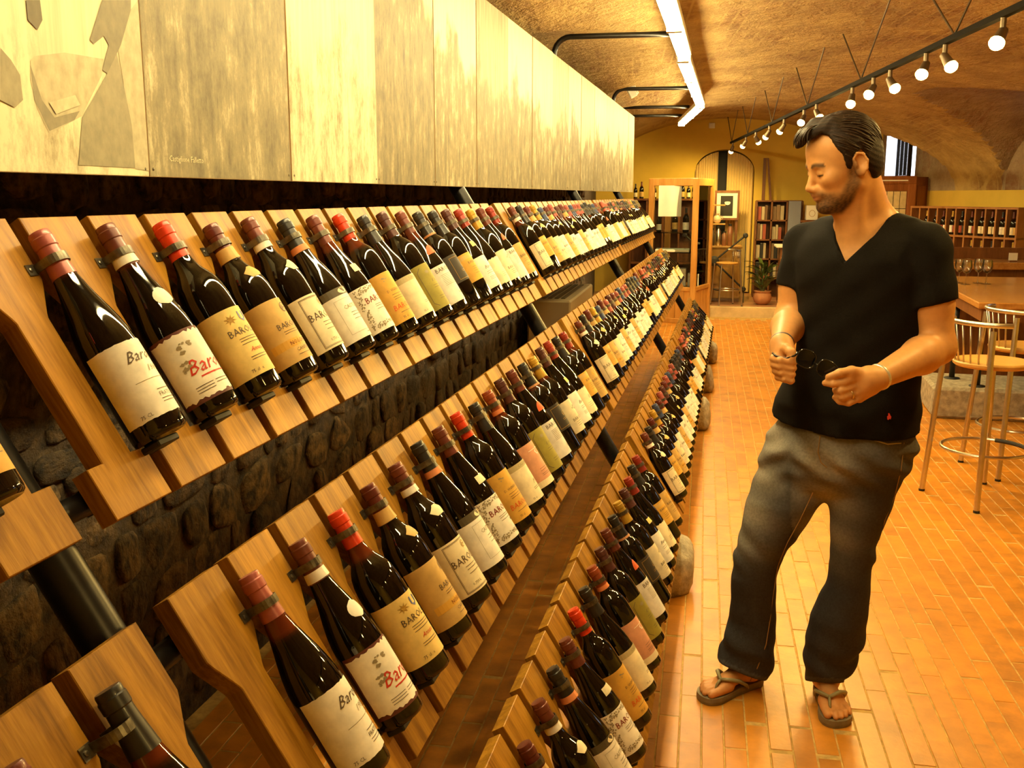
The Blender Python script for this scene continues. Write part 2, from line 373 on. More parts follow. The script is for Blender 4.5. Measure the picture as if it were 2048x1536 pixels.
AXY = -0.022                                            # bottle axis in front of the plank face
def clip_mesh():
    m = MB(); r = 0.0172; z0, z1 = -0.086, -0.074; vs = []; fs = []
    k = 0; NS = 18
    for i in range(NS + 1):
        a = math.radians(200 - i * (250 / NS)) if False else math.radians(190 + i * (265 / NS))
        for rr in (r, r + 0.0016):
            for z in (z0, z1): vs.append((0.075 + rr * math.cos(a), AXY + rr * math.sin(a), z))
    for i in range(NS):
        a = i * 4; b = a + 4
        fs += [(a, b, b + 1, a + 1), (a + 2, a + 3, b + 3, b + 2), (a, a + 2, b + 2, b), (a + 1, b + 1, b + 3, a + 3)]
    m.add(vs, fs)
    m.box((0.042, -0.0018, -0.088), (0.0595, 0.0004, -0.072)); m.box((0.0565, AXY - 0.004, -0.086), (0.0585, 0.0, -0.074))
    m.lathe([(0.0034, 0), (0.0034, 0.0015), (0.0015, 0.0022)], 8, T(0.048, -0.0016, -0.080) @ Matrix.Rotation(PI / 2, 4, 'X'))
    return m.mesh('clip', M_strap)
clip_me = clip_mesh()
peg_me = MB().bbox((0.050, -0.030, -0.366), (0.100, 0.016, -0.356), 0.002).mesh('peg', M_black)
# ---- bottle shapes: radius, height from the base
SH = {
 'sloped': [(0.020, 0.004), (0.034, 0.0), (0.0375, 0.003), (0.0385, 0.008), (0.0388, 0.10), (0.0385, 0.125), (0.0372, 0.142), (0.0342, 0.160), (0.0300, 0.178), (0.0250, 0.196), (0.0205, 0.214), (0.0170, 0.232), (0.0150, 0.250), (0.0143, 0.270), (0.0140, 0.288)],
 'shouldered': [(0.020, 0.004), (0.034, 0.0), (0.0370, 0.003), (0.0380, 0.008), (0.0382, 0.165), (0.0376, 0.180), (0.0355, 0.194), (0.0315, 0.205), (0.0255, 0.214), (0.0195, 0.222), (0.0163, 0.231), (0.0148, 0.243), (0.0142, 0.262), (0.0140, 0.288)],
 'albeisa': [(0.020, 0.004), (0.034, 0.0), (0.0375, 0.003), (0.0388, 0.008), (0.0392, 0.152), (0.0388, 0.166), (0.0372, 0.180), (0.0338, 0.193), (0.0288, 0.203), (0.0232, 0.212), (0.0188, 0.222), (0.0162, 0.234), (0.0149, 0.248), (0.0142, 0.266), (0.0140, 0.288)]}
def m_glass():
    m, nt, b = nodes('dark_wine_glass'); L = nt.links.new
    tc = N(nt, 'ShaderNodeTexCoord'); sp = N(nt, 'ShaderNodeSeparateXYZ'); L(tc.outputs['Object'], sp.inputs[0])
    oi = N(nt, 'ShaderNodeObjectInfo'); ma = N(nt, 'ShaderNodeMath', operation='MULTIPLY_ADD'); ma.inputs[1].default_value = -0.05; L(oi.outputs['Random'], ma.inputs[0]); L(sp.outputs[2], ma.inputs[2])
    cr = N(nt, 'ShaderNodeValToRGB'); cr.color_ramp.elements[0].position = 0.205; cr.color_ramp.elements[1].position = 0.215
    cr.color_ramp.elements[0].color = (0.004, 0.0028, 0.0018, 1); cr.color_ramp.elements[1].color = (0.10, 0.016, 0.004, 1)
    L(ma.outputs[0], cr.inputs[0]); L(cr.outputs[0], b.inputs['Base Color'])
    b.inputs['Roughness'].default_value = 0.045; b.inputs['Specular IOR Level'].default_value = 0.6; b.inputs['IOR'].default_value = 1.52
    return m
M_glass = m_glass()
GLASS = {k: MB().lathe(v, 36).mesh('glass', M_glass, True) for k, v in SH.items()}
for d in GLASS.values():
    try: d.set_sharp_from_angle(angle=math.radians(50))
    except Exception: pass
def rad(shape, z):
    p = SH[shape]
    for (r0, z0), (r1, z1) in zip(p[1:-1], p[2:]):
        if z0 <= z <= z1: return r0 + (r1 - r0) * (z - z0) / max(1e-9, z1 - z0)
    return p[-1][0]
CAPC = {'pink': lin(166, 88, 80), 'brown red': lin(108, 52, 38), 'orange red': lin(226, 62, 22), 'dark red': lin(98, 38, 28), 'black': lin(38, 36, 34), 'charcoal': lin(66, 62, 54), 'plum': lin(82, 44, 40), 'rust': lin(150, 68, 36), 'gold': lin(190, 150, 50), 'blue': lin(60, 74, 110), 'red': lin(146, 44, 30), 'rose': lin(186, 100, 84), 'olive': lin(110, 92, 40), 'tan': lin(190, 150, 84)}
def paint(name, c, rough=0.45): return mat('ink_' + name, c, rough)
CAPM = {k: mat('capsule_' + k.replace(' ', '_'), v, 0.38, 0.15, var=0.2, scale=40, coat=0.15) for k, v in CAPC.items()}
def band(shape, z0, z1, off, n=28, a0=0.0, a1=2 * PI, nz=3, jag=0.0, seed=0):
    r2 = random.Random(seed); full = abs(a1 - a0) > 6.2; vs = []; fs = []
    nn = n
    for j in range(nz + 1):
        for k in range(nn + 1):
            a = a0 + (a1 - a0) * k / nn; z = z0 + (z1 - z0) * j / nz
            if jag and (j in (0, nz)): z += r2.uniform(-jag, jag) * 1.0
            if jag and k in (0, nn): a += r2.uniform(-jag, jag) * 14
            r = rad(shape, z) + off; vs.append((r * math.sin(a), -r * math.cos(a), z))
    for j in range(nz):
        for k in range(nn): p = j * (nn + 1) + k; fs.append((p, p + 1, p + nn + 2, p + nn + 1))
    return vs, fs
_cache = {}
def capsule_mesh(shape, cap, low):
    key = ('cap', shape, cap)
    if key not in _cache:
        m = MB(); m.lathe([(rad(shape, low) + 0.0007, low), (rad(shape, 0.262) + 0.0009, 0.262), (0.0148, 0.2765), (0.0160, 0.278), (0.0162, 0.290), (0.0150, 0.2915), (0.0150, 0.297), (0.0140, 0.2995), (0.008, 0.3000)], 24)
        _cache[key] = m.mesh('capsule', CAPM[cap], True)
        try: _cache[key].set_sharp_from_angle(angle=math.radians(35))
        except Exception: pass
    return _cache[key]
_tx = {}
def text2d(s, shear=0.0):
    k = (s, shear)
    if k not in _tx:
        c = bpy.data.curves.new('t', 'FONT'); c.body = s; c.resolution_u = 1; c.shear = shear; c.align_x = 'CENTER'; c.size = 1.0
        o = bpy.data.objects.new('t', c); COL.objects.link(o)
        bpy.context.view_layer.update()
        d = bpy.data.meshes.new_from_object(o)
        vs = [(v.co.x, v.co.y) for v in d.vertices]; fs = [tuple(p.vertices) for p in d.polygons]
        bpy.data.objects.remove(o); bpy.data.meshes.remove(d); bpy.data.curves.remove(c)
        _tx[k] = (vs, fs)
    return _tx[k]
def wrap(shape, pts, off):
    out = []
    for x, z in pts:
        r = rad(shape, z); a = x / r; r += off; out.append((r * math.sin(a), -r * math.cos(a), z))
    return out
CREAM, WHITE, TANL, OCHRE, OLIVE, PINKL, DARKL, YEL = lin(238, 224, 184), lin(244, 238, 222), lin(206, 168, 96), lin(214, 164, 66), lin(150, 138, 52), lin(222, 160, 124), lin(50, 42, 30), lin(230, 200, 120)
INK, RED, ORR, GOLD, GREY, BLU = lin(92, 76, 56), lin(196, 48, 24), lin(214, 88, 30), lin(168, 128, 44), lin(150, 136, 104), lin(62, 76, 130)
LNAME = {}
def label_mats(c, jag):
    return mat('label_paper_%d_%d_%d' % tuple(int(255 * x) for x in c), c, 0.62, var=0.16, scale=30, bump=0.03, bscale=80, rnd=0.04)
def fine(zs, w=0.018, x=0.0, c=INK, t=0.0009): return [('line', x, z, w, t, c) for z in zs]
# name: shape, capsule, capsule low end, neck band, neck tag, label colour, half angle, z0, z1, jag, items
DES = [
 dict(n='cream script', s='sloped', cap='pink', lo=0.235, lab=WHITE, ha=1.30, z=(0.022, 0.125), jag=0.0006, it=[('t', 'Barolo', 0.006, 0.096, 0.017, INK, 0.5), ('t', '1980', 0.012, 0.079, 0.010, GREY, 0.4)] + fine([0.069], 0.032, 0.006, GREY) + fine([0.053], 0.014, 0.010) + [('t', 'FRATELLI', 0.012, 0.044, 0.0065, INK, 0.0)] + fine([0.040, 0.036], 0.016, 0.012) + [('t', '75 CL', -0.034, 0.026, 0.0055, INK, 0.0)]),
 dict(n='torn cream red script', s='sloped', cap='brown red', lo=0.235, nb=(0.236, 0.252, WHITE), tag=('oval', WHITE, 0.176), lab=WHITE, ha=1.25, z=(0.024, 0.118), jag=0.0022, border=lin(96, 44, 30), it=[('blob', -0.012, 0.098, 0.018, 0.010, GREY), ('blob', -0.028, 0.072, 0.010, 0.010, GREY), ('t', 'Barolo', 0.010, 0.058, 0.024, RED, 0.35), ('line', 0.014, 0.051, 0.030, 0.0022, RED)] + fine([0.040, 0.036, 0.032], 0.014, -0.018) + fine([0.040, 0.036], 0.016, 0.016)),
 dict(n='pale yellow crested', s='albeisa', cap='orange red', lo=0.238, lab=YEL, ha=1.25, z=(0.026, 0.136), it=[('star', -0.010, 0.118, 0.012, GOLD), ('shield', 0.016, 0.119, 0.008, BLU), ('t', 'BAROLO', 0.006, 0.092, 0.013, INK, 0.0)] + fine([0.085, 0.081, 0.076], 0.020, 0.006) + [('t', 'Annata', 0.008, 0.062, 0.008, RED, 0.5)] + fine([0.054, 0.050], 0.018, 0.006) + [('t', '75 cl  e', -0.012, 0.032, 0.006, INK, 0.0)]),
 dict(n='tan monogram', s='albeisa', cap='dark red', lo=0.228, nb=(0.228, 0.252, TANL), tag=('tri', TANL, 0.196), lab=TANL, ha=1.25, z=(0.024, 0.138), it=[('ring', 0.018, 0.120, 0.009, INK), ('t', 'BAROLO', 0.010, 0.084, 0.012, INK, 0.0)] + fine([0.078, 0.074], 0.022, 0.010) + [('rect', -0.048, 0.050, 0.048, 0.064, OCHRE), ('t', 'NOSCHESE', 0.012, 0.0535, 0.008, lin(120, 50, 20), 0.0), ('t', 'CANTINA', 0.012, 0.040, 0.007, INK, 0.0)] + fine([0.034], 0.018, 0.010)),
 dict(n='ivory bordered', s='albeisa', cap='brown red', lo=0.236, nb=(0.236, 0.250, WHITE), tag=('tri', CREAM, 0.190), lab=CREAM, ha=1.05, z=(0.024, 0.128), it=[('frame', -0.036, 0.028, 0.036, 0.124, 0.0009, INK), ('frame', -0.034, 0.030, 0.034, 0.122, 0.0005, INK), ('crest', 0.012, 0.112, 0.007, GOLD), ('t', 'BAROLO', 0.004, 0.080, 0.016, INK, 0.0)] + fine([0.072, 0.066, 0.058], 0.016, 0.004) + [('t', '0,750 L', -0.006, 0.036, 0.006, INK, 0.0)]),
 dict(n='white with dark oval band', s='sloped', cap='black', lo=0.226, nb=(0.226, 0.240, lin(222, 140, 84)), lab=WHITE, ha=1.25, z=(0.022, 0.116), it=[('rect', -0.048, 0.116, 0.048, 0.132, lin(84, 74, 52)), ('oval', 0.004, 0.124, 0.013, 0.006, CREAM), ('frame', -0.030, 0.036, 0.034, 0.108, 0.0005, GREY), ('t', 'CASTELLO', 0.010, 0.086, 0.009, GREY, 0.0)] + fine([0.076, 0.070, 0.062], 0.018, 0.012) + fine([0.030], 0.010, 0.018)),
 dict(n='patterned white', s='sloped', cap='brown red', lo=0.240, tag=('square', CREAM, 0.164), lab=WHITE, ha=1.25, z=(0.022, 0.122), it=[('pat', -0.046, 0.108, 0.046, 0.120, GREY), ('pat', -0.046, 0.034, -0.034, 0.108, GREY), ('pat', -0.046, 0.030, 0.046, 0.040, GREY), ('t', 'BAROLO', 0.006, 0.084, 0.015, lin(130, 40, 24), 0.0)] + fine([0.076, 0.072, 0.066], 0.020, 0.006) + [('blob', 0.022, 0.056, 0.008, 0.009, INK)]),
 dict(n='tan orange-lettered', s='shouldered', cap='orange red', lo=0.238, lab=OCHRE, ha=1.25, z=(0.024, 0.140), it=[('blob', -0.014, 0.124, 0.008, 0.006, GREY), ('t', 'D. VIGNOLO', 0.000, 0.094, 0.0065, INK, 0.0)] + fine([0.086, 0.080, 0.075], 0.018, 0.002) + [('t', 'BAROLO', 0.004, 0.052, 0.014, ORR, 0.15)] + fine([0.044], 0.022, 0.004) + [('t', '75 cl', -0.012, 0.030, 0.006, INK, 0.0)]),
 dict(n='cream grey-topped', s='sloped', cap='black', lo=0.226, lab=CREAM, ha=1.25, z=(0.022, 0.124), it=[('rect', -0.048, 0.110, 0.048, 0.124, lin(190, 176, 130)), ('t', 'CASCINA', 0.010, 0.1135, 0.008, GREY, 0.0), ('t', 'M', 0.012, 0.060, 0.014, GREY, 0.5)] + fine([0.052, 0.048], 0.014, 0.012) + [('t', '75 cl', -0.014, 0.028, 0.005, INK, 0.0)]),
 dict(n='salmon pink', s='shouldered', cap='rust', lo=0.234, nb=(0.234, 0.246, lin(222, 130, 76)), lab=PINKL, ha=1.2, z=(0.020, 0.136), it=[('line', -0.006, 0.116, 0.012, 0.0012, WHITE), ('t', 'C', 0.004, 0.100, 0.022, WHITE, 0.5), ('rect', -0.046, 0.020, 0.046, 0.036, CREAM)] + fine([0.064, 0.058, 0.050, 0.046], 0.018, 0.004)),
 dict(n='olive green eight-sided', s='shouldered', cap='plum', lo=0.232, lab=OLIVE, ha=1.2, z=(0.022, 0.140), it=[('octo', 0.000, 0.081, 0.036, 0.052, 0.0008, INK), ('star', -0.008, 0.118, 0.010, GREY), ('t', 'E. Pira', 0.004, 0.090, 0.008, INK, 0.4)] + fine([0.080, 0.074], 0.018, 0.006) + fine([0.050, 0.044], 0.016, 0.004)),
 dict(n='white typeset', s='sloped', cap='brown red', lo=0.228, tag=('half', ORR, 0.176), lab=WHITE, ha=1.2, z=(0.022, 0.128), it=[('t', 'BAROLO', 0.002, 0.110, 0.013, INK, 0.0)] + fine([0.100, 0.096, 0.092, 0.088, 0.084, 0.080, 0.076, 0.072], 0.026, 0.004, GREY) + [('t', 'VV', 0.014, 0.040, 0.010, INK, 0.0)]),
 dict(n='black gold-framed', s='shouldered', cap='black', lo=0.222, nb=(0.222, 0.234, lin(190, 130, 80)), lab=DARKL, ha=1.2, z=(0.070, 0.150), it=[('frame', -0.030, 0.076, 0.030, 0.142, 0.0011, GOLD), ('t', 'G', 0.006, 0.108, 0.016, GOLD, 0.4)] + fine([0.100, 0.096], 0.012, 0.006, GOLD)),
 dict(n='parchment drawn', s='albeisa', cap='gold', lo=0.228, lab=CREAM, ha=1.2, z=(0.026, 0.132), it=[('blob', 0.004, 0.100, 0.016, 0.014, GREY), ('t', 'BAROLO', 0.004, 0.062, 0.011, INK, 0.0)] + fine([0.056, 0.050, 0.044], 0.018, 0.004)),
 dict(n='plain ivory', s='sloped', cap='plum', lo=0.234, tag=('square', YEL, 0.170), lab=WHITE, ha=1.2, z=(0.024, 0.126), it=[('t', 'Barolo', 0.002, 0.084, 0.012, INK, 0.4)] + fine([0.074, 0.068, 0.056, 0.052, 0.048], 0.020, 0.002)),
 dict(n='weathered white', s='sloped', cap='red', lo=0.238, lab=CREAM, ha=1.2, z=(0.024, 0.112), jag=0.0026, it=[('t', 'R', 0.006, 0.070, 0.016, GREY, 0.4)] + fine([0.058, 0.052, 0.046], 0.018, 0.004, GREY)),
 dict(n='mustard', s='shouldered', cap='black', lo=0.232, lab=OCHRE, ha=1.2, z=(0.060, 0.146), it=[('rect', -0.044, 0.128, 0.044, 0.140, TANL), ('t', 'BAROLO', 0.002, 0.112, 0.010, INK, 0.0)] + fine([0.100, 0.094, 0.088, 0.080], 0.018, 0.002)),
 dict(n='sand-coloured', s='shouldered', cap='red', lo=0.236, lab=TANL, ha=1.2, z=(0.024, 0.140), it=[('oval', 0.000, 0.118, 0.012, 0.009, OCHRE), ('t', 'BAROLO', 0.002, 0.088, 0.011, INK, 0.0)] + fine([0.078, 0.072, 0.060, 0.054], 0.020, 0.002)),
 dict(n='blue-crested white', s='albeisa', cap='blue', lo=0.232, lab=WHITE, ha=1.2, z=(0.022, 0.138), it=[('shield', 0.006, 0.116, 0.009, BLU), ('t', 'BAROLO', 0.002, 0.082, 0.010, INK, 0.0)] + fine([0.070, 0.062, 0.056], 0.018, 0.002)),
 dict(n='cream olive-striped', s='sloped', cap='olive', lo=0.230, lab=CREAM, ha=1.2, z=(0.022, 0.130), it=[('rect', -0.046, 0.112, 0.046, 0.126, OLIVE), ('t', 'BAROLO', 0.002, 0.086, 0.010, INK, 0.0)] + fine([0.074, 0.066, 0.050], 0.018, 0.002)),
 dict(n='yellow-edged white', s='shouldered', cap='rose', lo=0.234, nb=(0.234, 0.246, lin(226, 120, 110)), lab=YEL, ha=1.2, z=(0.024, 0.134), it=[('rect', -0.020, 0.030, 0.046, 0.128, WHITE), ('t', 'B', 0.010, 0.094, 0.014, INK, 0.3)] + fine([0.082, 0.074, 0.064], 0.016, 0.008)),
]
def item_mesh(D, it):
    s = D['s']; k = it[0]; off = 0.0013; M = MB()
    if k == 't':
        _, txt, x, z, size, c, sh = it
        vs, fs = text2d(txt, sh); M.add(wrap(s, [(x + a * size * 1.25, z + b * size * 1.25) for a, b in vs], off), fs)
    elif k == 'line':
        _, x, z, wd, t, c = it; n = 5
        pts = [(x - wd + 2 * wd * i / n, z + q) for q in (0, t) for i in range(n + 1)]; M.add(wrap(s, pts, off), [(i, i + 1, n + 2 + i, n + 1 + i) for i in range(n)])
    elif k == 'rect':
        _, x0, z0, x1, z1, c = it; n = 12
        pts = [(x0 + (x1 - x0) * i / n, q) for q in (z0, z1) for i in range(n + 1)]; M.add(wrap(s, pts, 0.0010), [(i, i + 1, n + 2 + i, n + 1 + i) for i in range(n)])
    elif k == 'frame':
        _, x0, z0, x1, z1, t, c = it; n = 10
        for za in (z0, z1 - t):
            pts = [(x0 + (x1 - x0) * i / n, q) for q in (za, za + t) for i in range(n + 1)]; M.add(wrap(s, pts, off), [(i, i + 1, n + 2 + i, n + 1 + i) for i in range(n)])
        for xa in (x0, x1 - t): M.add(wrap(s, [(xa, z0), (xa + t, z0), (xa + t, z1), (xa, z1)], off), [(0, 1, 2, 3)])
    elif k in ('oval', 'ring', 'blob', 'crest'):
        if k == 'oval': _, x, z, rx, rz, c = it
        elif k == 'blob': _, x, z, rx, rz, c = it
        else: _, x, z, rx, c = it; rz = rx
        r2 = random.Random(int(x * 1e4) + int(z * 1e4)); n = 20
        if k == 'ring' or k == 'crest':
            pts = [(x + rx * q * math.cos(2 * PI * i / n), z + rz * q * math.sin(2 * PI * i / n)) for q in (0.8, 1) for i in range(n)]; M.add(wrap(s, pts, off), [(i, (i + 1) % n, n + (i + 1) % n, n + i) for i in range(n)])
            pts = [(x + dx * rx, z + dz * rz) for dx, dz in ((-0.5, -0.5), (-0.2, -0.5), (-0.2, 0.5), (-0.5, 0.5), (0, -0.2), (0.55, -0.2), (0.55, 0.1), (0, 0.1))]; M.add(wrap(s, pts, off), [(0, 1, 2, 3), (4, 5, 6, 7)])
        elif k == 'blob':
            for q in range(7):
                cx, cz = x + r2.uniform(-0.7, 0.7) * rx, z + r2.uniform(-0.7, 0.7) * rz; rr = r2.uniform(0.12, 0.32) * min(rx, rz)
                pts = [(cx + rr * 1.6 * math.cos(2 * PI * i / 9) * r2.uniform(0.6, 1.2), cz + rr * math.sin(2 * PI * i / 9) * r2.uniform(0.6, 1.2)) for i in range(9)]; M.add(wrap(s, pts, off), [tuple(range(9))])
        else:
            pts = [(x + rx * math.cos(2 * PI * i / n), z + rz * math.sin(2 * PI * i / n)) for i in range(n)]; M.add(wrap(s, pts, off), [tuple(range(n))])
    elif k == 'star':
        _, x, z, r, c = it; n = 16
        pts = [(x + r * (1 if i % 2 else 0.35) * math.cos(2 * PI * i / n), z + 0.7 * r * (1 if i % 2 else 0.4) * math.sin(2 * PI * i / n)) for i in range(n)]; M.add(wrap(s, pts, off), [tuple(range(n))])
    elif k == 'shield':
        _, x, z, r, c = it
        M.add(wrap(s, [(x - r, z + r), (x - r, z - r * 0.4), (x, z - r * 1.2), (x + r, z - r * 0.4), (x + r, z + r)], off), [(0, 1, 2, 3, 4)])
    elif k == 'octo':
        _, x, z, a, b, t, c = it; o8 = [(-1, -0.8), (-0.7, -1), (0.7, -1), (1, -0.8), (1, 0.8), (0.7, 1), (-0.7, 1), (-1, 0.8)]
        pts = [(x + a * p, z + b * q) for p, q in o8] + [(x + (a - t * 1.5) * p, z + (b - t * 1.5) * q) for p, q in o8]; M.add(wrap(s, pts, off), [(i, (i + 1) % 8, 8 + (i + 1) % 8, 8 + i) for i in range(8)])
    elif k == 'pat':
        _, x0, z0, x1, z1, c = it; r2 = random.Random(3); nb = int((x1 - x0) * (z1 - z0) / 0.000012)
        for q in range(nb):
            cx, cz, rr = r2.uniform(x0, x1), r2.uniform(z0, z1), r2.uniform(0.0008, 0.0022)
            pts = [(cx + rr * math.cos(2 * PI * i / 6 + q), cz + rr * 0.8 * math.sin(2 * PI * i / 6 + q)) for i in range(6)]; M.add(wrap(s, pts, off), [tuple(range(6))])
    c = it[6] if k == 'octo' else it[5] if k in ('t', 'line', 'rect', 'oval', 'blob', 'pat') else it[6] if k == 'frame' else it[4]
    return M, c
def build_design(D):
    """list of (name, mesh, [sub (name, mesh)])"""
    s = D['s']; parts = [('glass', GLASS[s], [])]
    parts.append(('capsule', capsule_mesh(s, D['cap'], D['lo']), []))
    if 'nb' in D:
        z0, z1, c = D['nb']; v, f = band(s, z0 + 0.001, z1, 0.0024, 20); parts.append(('neck_band', me('neck_band', v, f, label_mats(c, 0), True), []))
    if 'tag' in D:
        kind, c, zc = D['tag']; a = {'oval': 0.55, 'tri': 0.62, 'square': 0.5, 'half': 0.7}[kind]; h = {'oval': 0.014, 'tri': 0.011, 'square': 0.009, 'half': 0.013}[kind]
        v = []; f = []; n = 14; m_ = 6
        for j in range(m_ + 1):
            for k in range(n + 1):
                x = -1 + 2 * k / n; q = -1 + 2 * j / m_
                wdt = {'oval': math.sqrt(max(0.02, 1 - q * q)), 'tri': 1.0 - 0.55 * abs(q) if q < 0 else 1.0 - 0.75 * q, 'square': 1.0, 'half': math.sqrt(max(0.02, 1 - (q * 0.5 + 0.5) ** 2))}[kind]
                z = zc + q * h; r = rad(s, z) + 0.0009; aa = x * wdt * a + 0.15; v.append((r * math.sin(aa), -r * math.cos(aa), z))
        for j in range(m_):
            for k in range(n): p = j * (n + 1) + k; f.append((p, p + 1, p + n + 2, p + n + 1))
        parts.append(('neck_label', me('neck_label', v, f, label_mats(c, 0), True), []))
    jag = D.get('jag', 0)
    if 'border' in D:
        v, f = band(s, D['z'][0] - 0.005, D['z'][1] + 0.004, 0.0003, 26, -D['ha'] * 1.36 - 0.1, D['ha'] * 1.36 + 0.1, 4); parts.append(('label_backing', me('label_backing', v, f, label_mats(D['border'], 0), True), []))
    v, f = band(s, D['z'][0], D['z'][1], 0.0007, 30, -D['ha'] * 1.36, D['ha'] * 1.36, 5, jag, 5)
    subs = {}
    for it in D['it']:
        M, c = item_mesh(D, it)
        lim = D['ha'] * 1.36 * 0.97
        M.v = [(p[0], p[1], p[2]) for p in M.v]
        keep = [q for q in M.f if all(abs(math.atan2(M.v[i][0], -M.v[i][1])) < lim + (0.02 if it[0] == 'rect' else 0) or it[0] == 'rect' for i in q)]
        nm = 'lettering' if it[0] in ('t', 'line') else 'emblem' if it[0] in ('oval', 'ring', 'blob', 'crest', 'star', 'shield') else 'label_band' if it[0] == 'rect' else 'ornament'
        key = (nm, c); B = subs.setdefault(key, MB())
        if keep: B.add(M.v, keep)
    sub = [(k[0], B.mesh(k[0], paint('%d_%d_%d' % tuple(int(255 * x) for x in k[1]), k[1]))) for k, B in subs.items() if B.f]
    parts.append(('label', me('label', v, f, label_mats(D['lab'], jag), True), sub))
    return parts
DP = [build_design(D) for D in DES]
ORD = ['first', 'second', 'third', 'fourth', 'fifth', 'sixth', 'seventh', 'eighth', 'ninth', 'tenth', 'eleventh', 'twelfth', 'thirteenth', 'fourteenth', 'fifteenth', 'sixteenth', 'seventeenth', 'eighteenth', 'nineteenth', 'twentieth']
ROWN_ = ['top', 'middle', 'bottom']; SEGN = ['left-edge', 'near', 'middle', 'far']
def place_bottle(di, u, row, seg, idx, lab=True, scale=1.0, tilt=0.0):
    D = DES[di]; z0 = -0.3545
    M = frame(u, ROWV[row], ROWN[row]) @ T(0, AXY, z0) @ Matrix.Rotation(rng.uniform(-0.48, -0.12), 4, 'Z') @ Matrix.Diagonal((1, 1, scale * 1.055, 1))
    r = bpy.data.objects.new('wine_bottle', None); COL.objects.link(r); r.matrix_basis = M; r.empty_display_size = 0.03
    tag(r, '%s-capped bottle, %s label, %s in %s row, %s rack' % (D['cap'].replace(' ', '-'), D['n'], ORD[idx], ROWN_[row], SEGN[seg]), 'wine bottle', 'wine bottles on the racks')
    for nm, d, sub in DP[di]:
        p = ob(nm, d, r)
        for sn, sd in sub: ob(sn, sd, p)
    return r
def build_rack(seg, u0, npl, first=0):
    base = P0 + dU * (u0 + npl * PIT / 2); loc = Vector((base.x + 0.6, base.y, 0))
    nm = ['leaning wooden bottle rack cut off by the left edge', 'leaning wooden bottle rack nearest the camera, three rows of bottles', 'leaning wooden bottle rack in the middle of the run', 'leaning wooden bottle rack at the far end, by the glass cabinet'][seg]
    root = thing('wine_rack', nm, 'wine rack', loc, 0, 'leaning wine racks along the wall')
    TI = T(-loc.x, -loc.y, -loc.z)
    for row in range(3):
        for i in range(npl):
            p = ob('plank', plank_me, root, TI @ frame(u0 + i * PIT + hw, ROWV[row], ROWN[row]))
            if i < npl - 1: ob('clip', clip_me, p); ob('peg', peg_me, p)
        for vv in (0.06, 0.385):
            a = P0 + dU * (u0 + 0.02) + dV * (ROWV[row] + vv) - dN * 0.046 - loc; b = a + dU * (npl * PIT - 0.07)
            MB().tube([a, b], 0.018, 10).obj('rail', M_dark_metal, root, True)
    for ue in (u0 + npl * PIT + 0.012,):
        if seg == 3: ue -= 0.25
        a = P0 + dU * ue + dV * (-0.34) - dN * 0.085 - loc; b = P0 + dU * ue + dV * 1.62 - dN * 0.085 - loc
        autosmooth(MB().tube([a, b], 0.030, 16).obj('leg_pipe', M_dark_metal, root))
        for row in range(3):
            for vv in (0.06, 0.385):
                c = P0 + dU * ue + dV * (ROWV[row] + vv) - dN * 0.046 - loc
                MB().tube([c - dU * 0.2, c + dU * 0.2], 0.017, 8).obj('cross_bar', M_dark_metal, root, True)
    return root
SEQ1 = [0, 1, 2, 3, 4, 5, 6, 7, 8, 10, 11, 12, 16, 14, 15, 13, 11, 17]
SEQ2 = [0, 1, 2, 3, 4, 5, 6, 7, 8, 9, 10, 11, 12, 13, 14, 15, 16, 17]
SEGU = [-0.068 - 6 * PIT + (PIT - 2 * hw), 0.0, 19.5 * PIT, 39.0 * PIT]
build_rack(0, SEGU[0], 6); build_rack(1, 0.0, 19); build_rack(2, SEGU[2], 19); build_rack(3, SEGU[3], 19)
gu = hw + PIT / 2
for row in range(3):
    seq = SEQ1 if row == 0 else SEQ2
    for i in range(18): place_bottle(seq[i], i * PIT + gu, row, 1, i, scale=rng.uniform(0.985, 1.02))
    for sg in (2, 3):
        r3 = random.Random(100 * sg); cols = [r3.choice([3, 4, 6, 8, 13, 14, 16, 16, 18, 18, 19, 20, 11, 5, 0, 12, 19, 8]) for _ in range(18)]
        for i in range(18): place_bottle(cols[i], SEGU[sg] + i * PIT + gu, row, sg, i, scale=rng.uniform(0.97, 1.03))
for row, ds in ((0, [13, 4, 17, 7]), (1, [2, 6, 3, 8]), (2, [6, 0, 5, 2])):
    for k, di in enumerate(ds): place_bottle(di, SEGU[0] + (k + 1) * PIT + gu + 0.02, row, 0, k)
# stone feet of the racks
def boulder(seed, sx, sy, sz):
    bm = bmesh.new(); bmesh.ops.create_icosphere(bm, subdivisions=3, radius=1); r2 = random.Random(seed)
    ks = [Vector((r2.uniform(-1, 1), r2.uniform(-1, 1), r2.uniform(-1, 1))).normalized() for _ in range(6)]
    for v in bm.verts:
        q = Vector([math.copysign(abs(c) ** 0.6, c) for c in v.co])
        for k in ks:
            d = q.dot(k) - 0.75
            if d > 0: q -= k * d * 0.7
        q.z = max(q.z, -0.82); v.co = Vector((q.x * sx, q.y * sy, (q.z + 0.82) * sz))
    d = bpy.data.meshes.new('stone_foot'); bm.to_mesh(d); bm.free(); d.materials.append(M_concrete); d.polygons.foreach_set('use_smooth', [True] * len(d.polygons)); return d
for k, (yy, nm) in enumerate([(0.97, 'rounded stone block holding the rack pipe below the nearest rack gap'), (3.88, 'rounded stone block by the tiles, nearest the man\'s feet'), (6.80, 'rounded stone block, second from the camera under the racks'), (8.15, 'rounded stone block, third from the camera under the racks'), (9.60, 'rounded stone block under the far end of the racks')]):
    x = P0.x + 0.0281 * (yy - P0.y) + 0.772
    o = ob('stone_foot', boulder(k, 0.085, 0.14, 0.115), loc=(x - 0.01, yy, -0.001)); tag(o, nm, 'stone block', 'stone feet of the racks')
